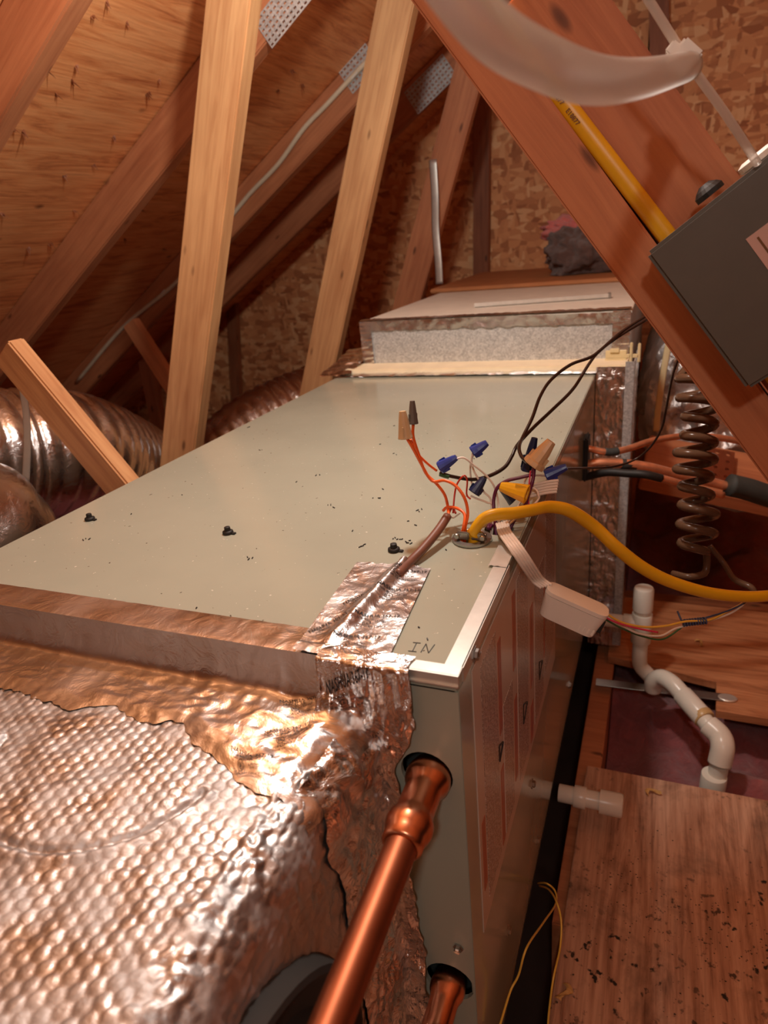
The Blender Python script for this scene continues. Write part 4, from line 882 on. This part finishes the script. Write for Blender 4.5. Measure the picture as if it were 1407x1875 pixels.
# dark twin lead running up behind the brace
W1('dark_lead', 'long dark brown lead swinging from a blue connector up behind the brace', [(-0.0813, 0.2380, 0.0532), (-0.0704, 0.2450, 0.0473), (-0.0539, 0.2600, 0.0398), (-0.0399, 0.2750, 0.0396), (-0.0292, 0.2900, 0.0435), (-0.0250, 0.3050, 0.0502), (-0.0222, 0.3200, 0.0573), (-0.0140, 0.3600, 0.0634), (-0.0012, 0.4100, 0.0703), (0.0165, 0.4600, 0.0836), (0.0293, 0.5000, 0.1037), (0.0390, 0.5300, 0.1144), (0.0597, 0.5700, 0.1259), (0.0899, 0.6200, 0.1380)], 0.0019, 'black_wire')
W1('dark_lead', 'long dark brown lead from the large tan connector twisting up behind the brace', [(-0.0011, 0.2650, 0.0571), (-0.0103, 0.2780, 0.0596), (-0.0160, 0.2970, 0.0629), (-0.0188, 0.3320, 0.0626), (-0.0139, 0.3600, 0.0755), (-0.0118, 0.4000, 0.0896), (-0.0044, 0.4300, 0.1013), (0.0123, 0.4650, 0.1109), (0.0311, 0.4920, 0.1137), (0.0414, 0.5150, 0.1183), (0.0612, 0.5750, 0.1298), (0.0894, 0.6300, 0.1416)], 0.0019, 'black_wire')
W1('green_splice', 'short frayed green wire end at the blue connector on the dark lead', [(-0.0813, 0.2380, 0.0521), (-0.0776, 0.2400, 0.0499), (-0.0739, 0.2420, 0.0482)], 0.0024, 'green_wire')

# ribbon wire, white module and its leads
def ribbon(name, lab, pts, n, r, across, mat='white_wire'):
    e = empty(name, pts[0]); tag(e, lab, 'ribbon cable', 'white ribbon cables'); across = Vector(across)
    for i in range(n):
        o = (i-(n-1)/2)*r*1.85; wire('ribbon_strand', [Vector(p)+across*o for p in pts], r, mat, e)
    return e
ribbon('ribbon_cable', 'white ribbon cable hanging from the knockout to the white module', [(-0.0225, 0.2395, -0.010), (-0.0225, 0.2385, 0.004), (-0.0175, 0.222, 0.0095), (-0.0125, 0.207, 0.0095), (0.0010, 0.184, 0.0080), (0.0105, 0.180, -0.004), (0.0150, 0.188, -0.018), (0.0183, 0.2000, -0.0325), (0.0262, 0.2000, -0.0383)], 5, 0.0014, (0.82, 0.55, 0.08))
ribbon('ribbon_cable', 'short cut white ribbon cable sticking out over the cabinet side', [(-0.0001, 0.2580, 0.0308), (0.0087, 0.2580, 0.0335), (0.0188, 0.2590, 0.0359), (0.0273, 0.2600, 0.0370)], 5, 0.0015, (0.1, 0.2, 0.95))
mA = Vector((0.0257, 0.2000, -0.0407)); mB = Vector((0.0796, 0.2000, -0.0621)); mx = (mB-mA); ml = mx.length; mx.normalize(); mz = -DN-FW*0.30; mz = (mz-mx*mz.dot(mx)).normalized(); my = mz.cross(mx)
m = Matrix((mx, my, mz)).transposed().to_4x4(); m.translation = (mA+mB)/2
md = empty('white_module'); md.matrix_basis = m; tag(md, 'small white plastic module hanging from ribbon cable beside the cabinet', 'module')
def rbox(lx, ly, z0, z1, r, seg=6, taper=1.0):
    bm = bmesh.new(); P = []
    for cx_, cy_, a0 in ((lx/2-r, ly/2-r, 0), (-lx/2+r, ly/2-r, 90), (-lx/2+r, -ly/2+r, 180), (lx/2-r, -ly/2+r, 270)):
        for k in range(seg+1):
            a = math.radians(a0+90*k/seg); P.append((cx_+r*math.cos(a), cy_+r*math.sin(a)))
    b = [bm.verts.new((x*taper, y*taper, z0)) for x, y in P]; t = [bm.verts.new((x, y, z1)) for x, y in P]
    bm.faces.new(list(reversed(b))); bm.faces.new(t)
    for i in range(len(P)): bm.faces.new((b[i], b[(i+1) % len(P)], t[(i+1) % len(P)], t[i]))
    return bm
MW = 0.027
o = obj('case', rbox(ml, MW, -0.0215, 0.0, 0.009, 6, 0.88), 'white_plastic', md); auto(o, 30)
o = obj('lid', rbox(ml, MW, 0.0004, 0.0040, 0.009), 'white_plastic', md); auto(o, 30)
obj('socket', BX((ml/2-0.006, -0.008, -0.015), (ml/2+0.0003, 0.009, -0.003)), 'black_rubber', md)
bm = bmesh.new()
for k in range(4): box(bm, (0.010+0.004*k, -MW/2+0.0006, -0.019), (0.012+0.004*k, -MW/2+0.004, -0.013), 0.0006)
obj('vent_rib', bm, 'white_plastic', md)
ML = 'leads between the module and the splice'
W1('yellow_lead', 'thin yellow lead from the module to the twisted splice', [(0.0776, 0.2010, -0.0595), (0.0924, 0.2100, -0.0732), (0.1111, 0.2250, -0.0844), (0.1299, 0.2400, -0.0897), (0.1471, 0.2550, -0.0916), (0.1687, 0.2700, -0.0958), (0.1868, 0.2950, -0.0979), (0.2018, 0.3250, -0.1046), (0.2107, 0.3450, -0.1026)], 0.0011, 'yellow_wire', ML)
W1('cream_lead', 'thin cream lead sagging lowest under the splice', [(0.0767, 0.2010, -0.0619), (0.0902, 0.2100, -0.0752), (0.1068, 0.2250, -0.0921), (0.1259, 0.2400, -0.1011), (0.1401, 0.2550, -0.0999), (0.1644, 0.2720, -0.1001), (0.1889, 0.2980, -0.1025), (0.2060, 0.3280, -0.1045), (0.2164, 0.3500, -0.1047)], 0.0010, 'white_wire', ML)
W1('pink_lead', 'thin pink lead ending beside the drain tee', [(0.0769, 0.1990, -0.0624), (0.0880, 0.2040, -0.0701), (0.1042, 0.2140, -0.0797), (0.1231, 0.2280, -0.0903)], 0.0009, 'pink_wire', ML)
W1('green_lead', 'thin green lead hidden among the module leads', [(0.0772, 0.2030, -0.0671), (0.0925, 0.2170, -0.0839), (0.1117, 0.2340, -0.1007), (0.1288, 0.2470, -0.1088), (0.1451, 0.2610, -0.1016)], 0.0009, 'green_wire', ML)
sA = Vector((0.1446, 0.2570, -0.0950)); sB = Vector((0.1662, 0.2680, -0.0956)); sx = (sB-sA).normalized(); s1 = sx.orthogonal().normalized(); s2 = sx.cross(s1)
sp_ = W1('blue_splice', 'blue wire wound tightly around the module leads', [sA-sx*0.001+s1*0.012]+[sA.lerp(sB, k/60)+(s1*math.cos(k*0.95)+s2*math.sin(k*0.95))*0.0028 for k in range(61)]+[Vector((0.1840, 0.2900, -0.0965)), Vector((0.2028, 0.3180, -0.1004)), Vector((0.2135, 0.3400, -0.1002))], 0.0009, 'blue_wire', None, 3)

# ------------------------------------------------------------------ refrigerant lines, coiled tube
q1 = Vector((0.0, 0.775, -0.083)); 
l_ = empty('copper_line', q1); tag(l_, 'upper thin copper line leaving the black grommet', 'copper line', 'thin copper lines')
wire('bare_line', [(-0.002, 0.775, -0.088), (0.0130, 0.7750, -0.0915), (0.0387, 0.7850, -0.0988), (0.0677, 0.8100, -0.1001), (0.1098, 0.8600, -0.0990), (0.1628, 0.9000, -0.1019), (0.2174, 0.9300, -0.1137), (0.2899, 0.9500, -0.1342), (0.3510, 0.9500, -0.1544)], 0.0058, 'copper_line', l_, 8, 12)
wire('tape_wrap', [(0.0328, 0.7820, -0.0970), (0.0430, 0.7860, -0.0990), (0.0530, 0.7920, -0.0987)], 0.0066, 'grey_foam', l_, 6, 12)
wire('tape_wrap', [(0.0760, 0.8200, -0.1001), (0.1098, 0.8600, -0.0990)], 0.0063, 'duct_dark', l_, 6, 12) if False else None
l_ = empty('copper_line', (0.0, 0.765, -0.12)); tag(l_, 'lower thicker copper line ending in black foam sleeve', 'copper line', 'thin copper lines')
wire('bare_line', [(-0.002, 0.765, -0.122), (0.0189, 0.7650, -0.1121), (0.0530, 0.7750, -0.1142), (0.0956, 0.7900, -0.1234), (0.1388, 0.8100, -0.1403), (0.1910, 0.8300, -0.1588), (0.2258, 0.8400, -0.1706), (0.2692, 0.8500, -0.1869)], 0.0080, 'copper_line', l_, 8, 12)
wire('tape_wrap', [(0.0343, 0.7700, -0.1132), (0.0462, 0.7740, -0.1141)], 0.0086, 'grey_foam', l_, 6, 12); wire('tape_wrap', [(0.0598, 0.7770, -0.1156), (0.0828, 0.7860, -0.1206)], 0.0086, 'duct_dark', l_, 6, 12)
wire('foam_sleeve', [(0.2295, 0.8300, -0.1647), (0.2589, 0.8400, -0.1747), (0.2912, 0.8500, -0.1886), (0.3550, 0.8700, -0.2144)], 0.019, 'grey_foam', l_, 6, 18)
l_ = empty('copper_line', (0.0722, 0.7400, -0.1202)); tag(l_, 'lowest taped copper line running just under the thicker one', 'copper line', 'thin copper lines')
wire('bare_line', [(0.0970, 0.7420, -0.1207), (0.1301, 0.7560, -0.1327), (0.1725, 0.7800, -0.1537), (0.2194, 0.8000, -0.1722)], 0.0060, 'copper_line', l_, 8, 12)
wire('black_end', [(0.001, 0.765, -0.1385), (0.0379, 0.7500, -0.1224), (0.0720, 0.7450, -0.1210), (0.0986, 0.7420, -0.1207), (0.1234, 0.7520, -0.1297)], 0.0066, 'black_rubber', l_, 8, 12)
W1('thin_lead', 'thin dark lead drooping over the copper lines', [(0.1322, 0.5000, 0.1192), (0.1243, 0.5000, 0.0912), (0.1200, 0.5100, 0.0497), (0.1163, 0.5200, 0.0196), (0.1039, 0.5300, -0.0086), (0.0852, 0.5300, -0.0260), (0.0606, 0.5000, -0.0256), (0.0332, 0.4400, -0.0073), (0.0152, 0.3600, 0.0192), (0.0104, 0.2900, 0.0410)], 0.0014, 'black_wire')
# coiled tube
A0 = Vector((0.1504, 0.5317, 0.0809)); A1 = Vector((0.1579, 0.5261, 0.0082)); A2 = Vector((0.1633, 0.5310, -0.0652)); A3 = Vector((0.1654, 0.5491, -0.1586)); ax = cat_rom([A0, A1, A2, A3], 60)
pts = []; N = len(ax); turns = 9.5
for i, p in enumerate(ax):
    t = i/(N-1); a = t*turns*2*math.pi+2.6; r_ = 0.019+0.003*math.sin(t*17); pts.append(p+RX*math.cos(a)*r_+FW*math.sin(a)*r_+Vector((0.004*math.sin(t*9), 0, 0)))
ctb = empty('coiled_tube', pts[-1]); tag(ctb, 'brown coiled plastic tube hanging below the brace', 'tube')
bm = bmesh.new(); tube(bm, [p-pts[-1] for p in [A0+Vector((0.02, 0, 0.05))]+pts], 0.0058, 10); obj('coil', bm, 'smoked_vinyl', ctb, smooth=True)
wire('tube_tail', [pts[-1], (0.1847, 0.5506, -0.1739), (0.1822, 0.5436, -0.1872), (0.1634, 0.5345, -0.1894), (0.1435, 0.5476, -0.1934)], 0.0045, 'smoked_vinyl', ctb)
wire('tube_tail', [(0.1868, 0.5604, -0.1540), (0.2052, 0.5586, -0.1759), (0.2177, 0.5355, -0.1871), (0.2354, 0.5191, -0.1884), (0.2426, 0.5176, -0.1987)], 0.0040, 'smoked_vinyl', ctb)

# ------------------------------------------------------------------ condensate trap
tr = empty('drain_trap', (0.11, 0.86, FZ)); tag(tr, 'white plastic condensate drain trap standing over the floor cut-out', 'drain trap')
v0 = Vector((0.1137, 0.8600, -0.4923)); top = Vector((0.1082, 0.8600, -0.3931)); R1 = 0.0165
def pip(name, pts, r, mat='pvc', n=8, seg=20): return wire(name, pts, r, mat, tr, n, seg)
def cyl(name, a, b, r, mat='pvc', prof=None):
    a = Vector(a); b = Vector(b); L_ = (b-a).length
    o = obj(name, lathe(prof(L_, r) if prof else [(r*0.97, 0), (r, 0.001), (r, L_-0.001), (r*0.97, L_)], 28), mat, tr, zto(b-a, a-Vector(tr.location))); return auto(o, 40)
xv = top.x
cyl('end_cap', (xv, 0.86, top.z-0.045), (xv, 0.86, top.z+0.004), 0.0185, prof=lambda L_, r: [(r, 0), (r, L_-0.006), (r*0.9, L_-0.002), (r*0.5, L_)])
cyl('tee', (xv, 0.86, top.z-0.118), (xv, 0.86, top.z-0.054), 0.0188)
cyl('tee_branch', (xv-0.005, 0.86, top.z-0.078), (xv-0.034, 0.86, top.z-0.078), 0.0165)
cyl('branch_pipe', (xv-0.03, 0.86, top.z-0.078), (0.012, 0.86, top.z-0.078), 0.0135, 'pvc')
cyl('riser', (xv, 0.86, top.z-0.058), (xv, 0.86, top.z-0.040), 0.0145)
pip('trap_bend', [(xv, 0.86, top.z-0.11), (xv, 0.86, top.z-0.155), (xv+0.004, 0.86, FZ+0.030), (0.1292, 0.8580, -0.5887), (0.1380, 0.8520, -0.5986)], 0.0145, n=10)
pip('trap_elbow', [(0.1361, 0.8150, -0.5874), (0.1369, 0.8120, -0.5671), (0.1496, 0.8050, -0.5508), (0.1684, 0.7850, -0.5464), (0.1873, 0.7650, -0.5549)], 0.0160, n=10)
a, b = Vector((0.1855, 0.7680, -0.5551)), Vector((0.2209, 0.7220, -0.5652)); cyl('coupling', a, b, 0.0185)
a, b = Vector((0.2158, 0.7300, -0.5631)), Vector((0.2226, 0.7200, -0.5656)); cyl('cement_ring', a, b, 0.0187, 'pvc_cement')
a, b = Vector((0.2174, 0.7250, -0.5636)), Vector((0.2344, 0.7000, -0.5728)); cyl('link_pipe', a, b, 0.0148)
pip('drop_elbow', [(0.2272, 0.7060, -0.5652), (0.2439, 0.6900, -0.5705), (0.2486, 0.6720, -0.5787), (0.2455, 0.6600, -0.6067)], 0.0190, n=10)
a = Vector((0.2453, 0.6600, -0.6044)); cyl('drop_pipe', a, (a.x-0.004, a.y, -0.70), 0.0152)
a = Vector((0.2393, 0.6550, -0.6338)); cyl('floor_fitting', (a.x-0.002, a.y, a.z-0.06), (a.x, a.y, a.z+0.008), 0.0205, 'pvc')
# capped stub
tr2 = tr; tr = empty('drain_stub', (0.04, 0.47, FZ)); tag(tr, 'short capped white drain stub under the cabinet side', 'drain stub')
s0 = Vector((0.0, 0.47, -0.553)); cyl('stub_pipe', s0+Vector((0.005, 0, 0)), s0+Vector((0.075, 0, 0)), 0.0135); cyl('stub_fitting', s0+Vector((0.028, 0, 0)), s0+Vector((0.046, 0, 0)), 0.0165, 'pvc'); cyl('stub_cap', s0+Vector((0.066, 0, 0)), s0+Vector((0.100, 0, 0)), 0.0178, prof=lambda L_, r: [(r, 0), (r, L_-0.004), (r*0.92, L_-0.001), (r*0.6, L_)])
# flat steel strap on the floor
sa, sb = Vector((0.0297, 0.8248, -0.5900)), Vector((0.2817, 0.8365, -0.5900)); e = empty('steel_strap', (sa+sb)/2); tag(e, 'flat steel strap lying under the drain trap across the cut-out', 'strap'); d = sb-sa; L_ = d.length; m = Matrix.Rotation(math.atan2(d.y, d.x), 4, 'Z')
obj('strap_bar', BX((-L_/2, -0.011, -0.009), (L_/2-0.02, 0.011, -0.006), 0.0006), 'steel', e, m)
o = obj('strap_end', lathe([(0.0115, 0), (0.0118, 0.002), (0.010, 0.0032)], 20), 'strip_metal', e, m @ Matrix.Translation((L_/2-0.014, 0, -0.0085)) @ Matrix.Diagonal((1.5, 1, 1, 1)))
# chips on the floor
for q, lb in (((0.1413, 0.5560, -0.5985), 'curled wood shaving on the near plywood by the stub'), ((0.0496, 0.1994, -0.5985), 'pale wood scrap at the near plywood edge by the cabinet'), ((0.2266, 1.0159, -0.5985), 'small pale chip lying on the far plywood')):
    e = sheet_grid(8, 3, lambda u, v: Vector((0.022*(u-0.5), 0.008*(v-0.5)+0.006*math.sin(u*5), 0.001+0.004*abs(math.sin(u*4+v*2)))))
    o = obj('wood_chip', e, 'wood_chip', None, Matrix.Rotation(random.random()*6, 4, 'Z')); o.location = q; tag(o, lb, 'wood chip')
bm = bmesh.new()
n_ = 0
while n_ < 900:
    x = random.uniform(0.05, 0.55); y = random.uniform(-0.15, 0.5)
    if noise.noise(Vector((x*9, y*9, 0.5)))+random.uniform(-0.25, 0.25) < 0.12: continue
    n_ += 1; q = random.uniform(0.0004, 0.0013); a0 = random.random()*6
    v4 = [bm.verts.new((x+q*1.5*random.uniform(0.6, 1.2)*math.cos(a0+k*2.1), y+q*random.uniform(0.6, 1.2)*math.sin(a0+k*2.1), FZ)) for k in range(3)]+[bm.verts.new((x, y, FZ+q))]
    for i, j, k in ((0, 1, 3), (1, 2, 3), (2, 0, 3), (0, 2, 1)): bm.faces.new((v4[i], v4[j], v4[k]))
tag(obj('grit', bm, 'black_rubber'), 'dark grit scattered over the stained, shade-painted near plywood', 'debris', kind='stuff')
# thin yellow wires dangling below the cabinet side
YG = 'thin yellow wires below the cabinet'
W1('thin_yellow_wire', 'thin yellow wire trailing along the dark gap under the cabinet', [(0.0040, 0.2811, -0.5244), (0.0200, 0.2535, -0.4861), (0.0300, 0.2534, -0.4955), (0.0340, 0.2294, -0.4859), (0.0300, 0.1609, -0.4307), (0.0240, 0.0987, -0.3864), (0.0180, 0.0865, -0.4120), (0.0120, 0.0754, -0.4228), (0.0080, 0.0438, -0.4282)], 0.0011, 'yellow_wire', YG)
W1('thin_yellow_wire', 'thin yellow wire looping out over the near plywood edge', [(0.0040, 0.2939, -0.5449), (0.0240, 0.2356, -0.4723), (0.0400, 0.1834, -0.4194), (0.0480, 0.1682, -0.4285), (0.0500, 0.1462, -0.4406), (0.0480, 0.1132, -0.4411), (0.0460, 0.0985, -0.4709), (0.0460, 0.0883, -0.4894)], 0.0011, 'yellow_wire', YG)
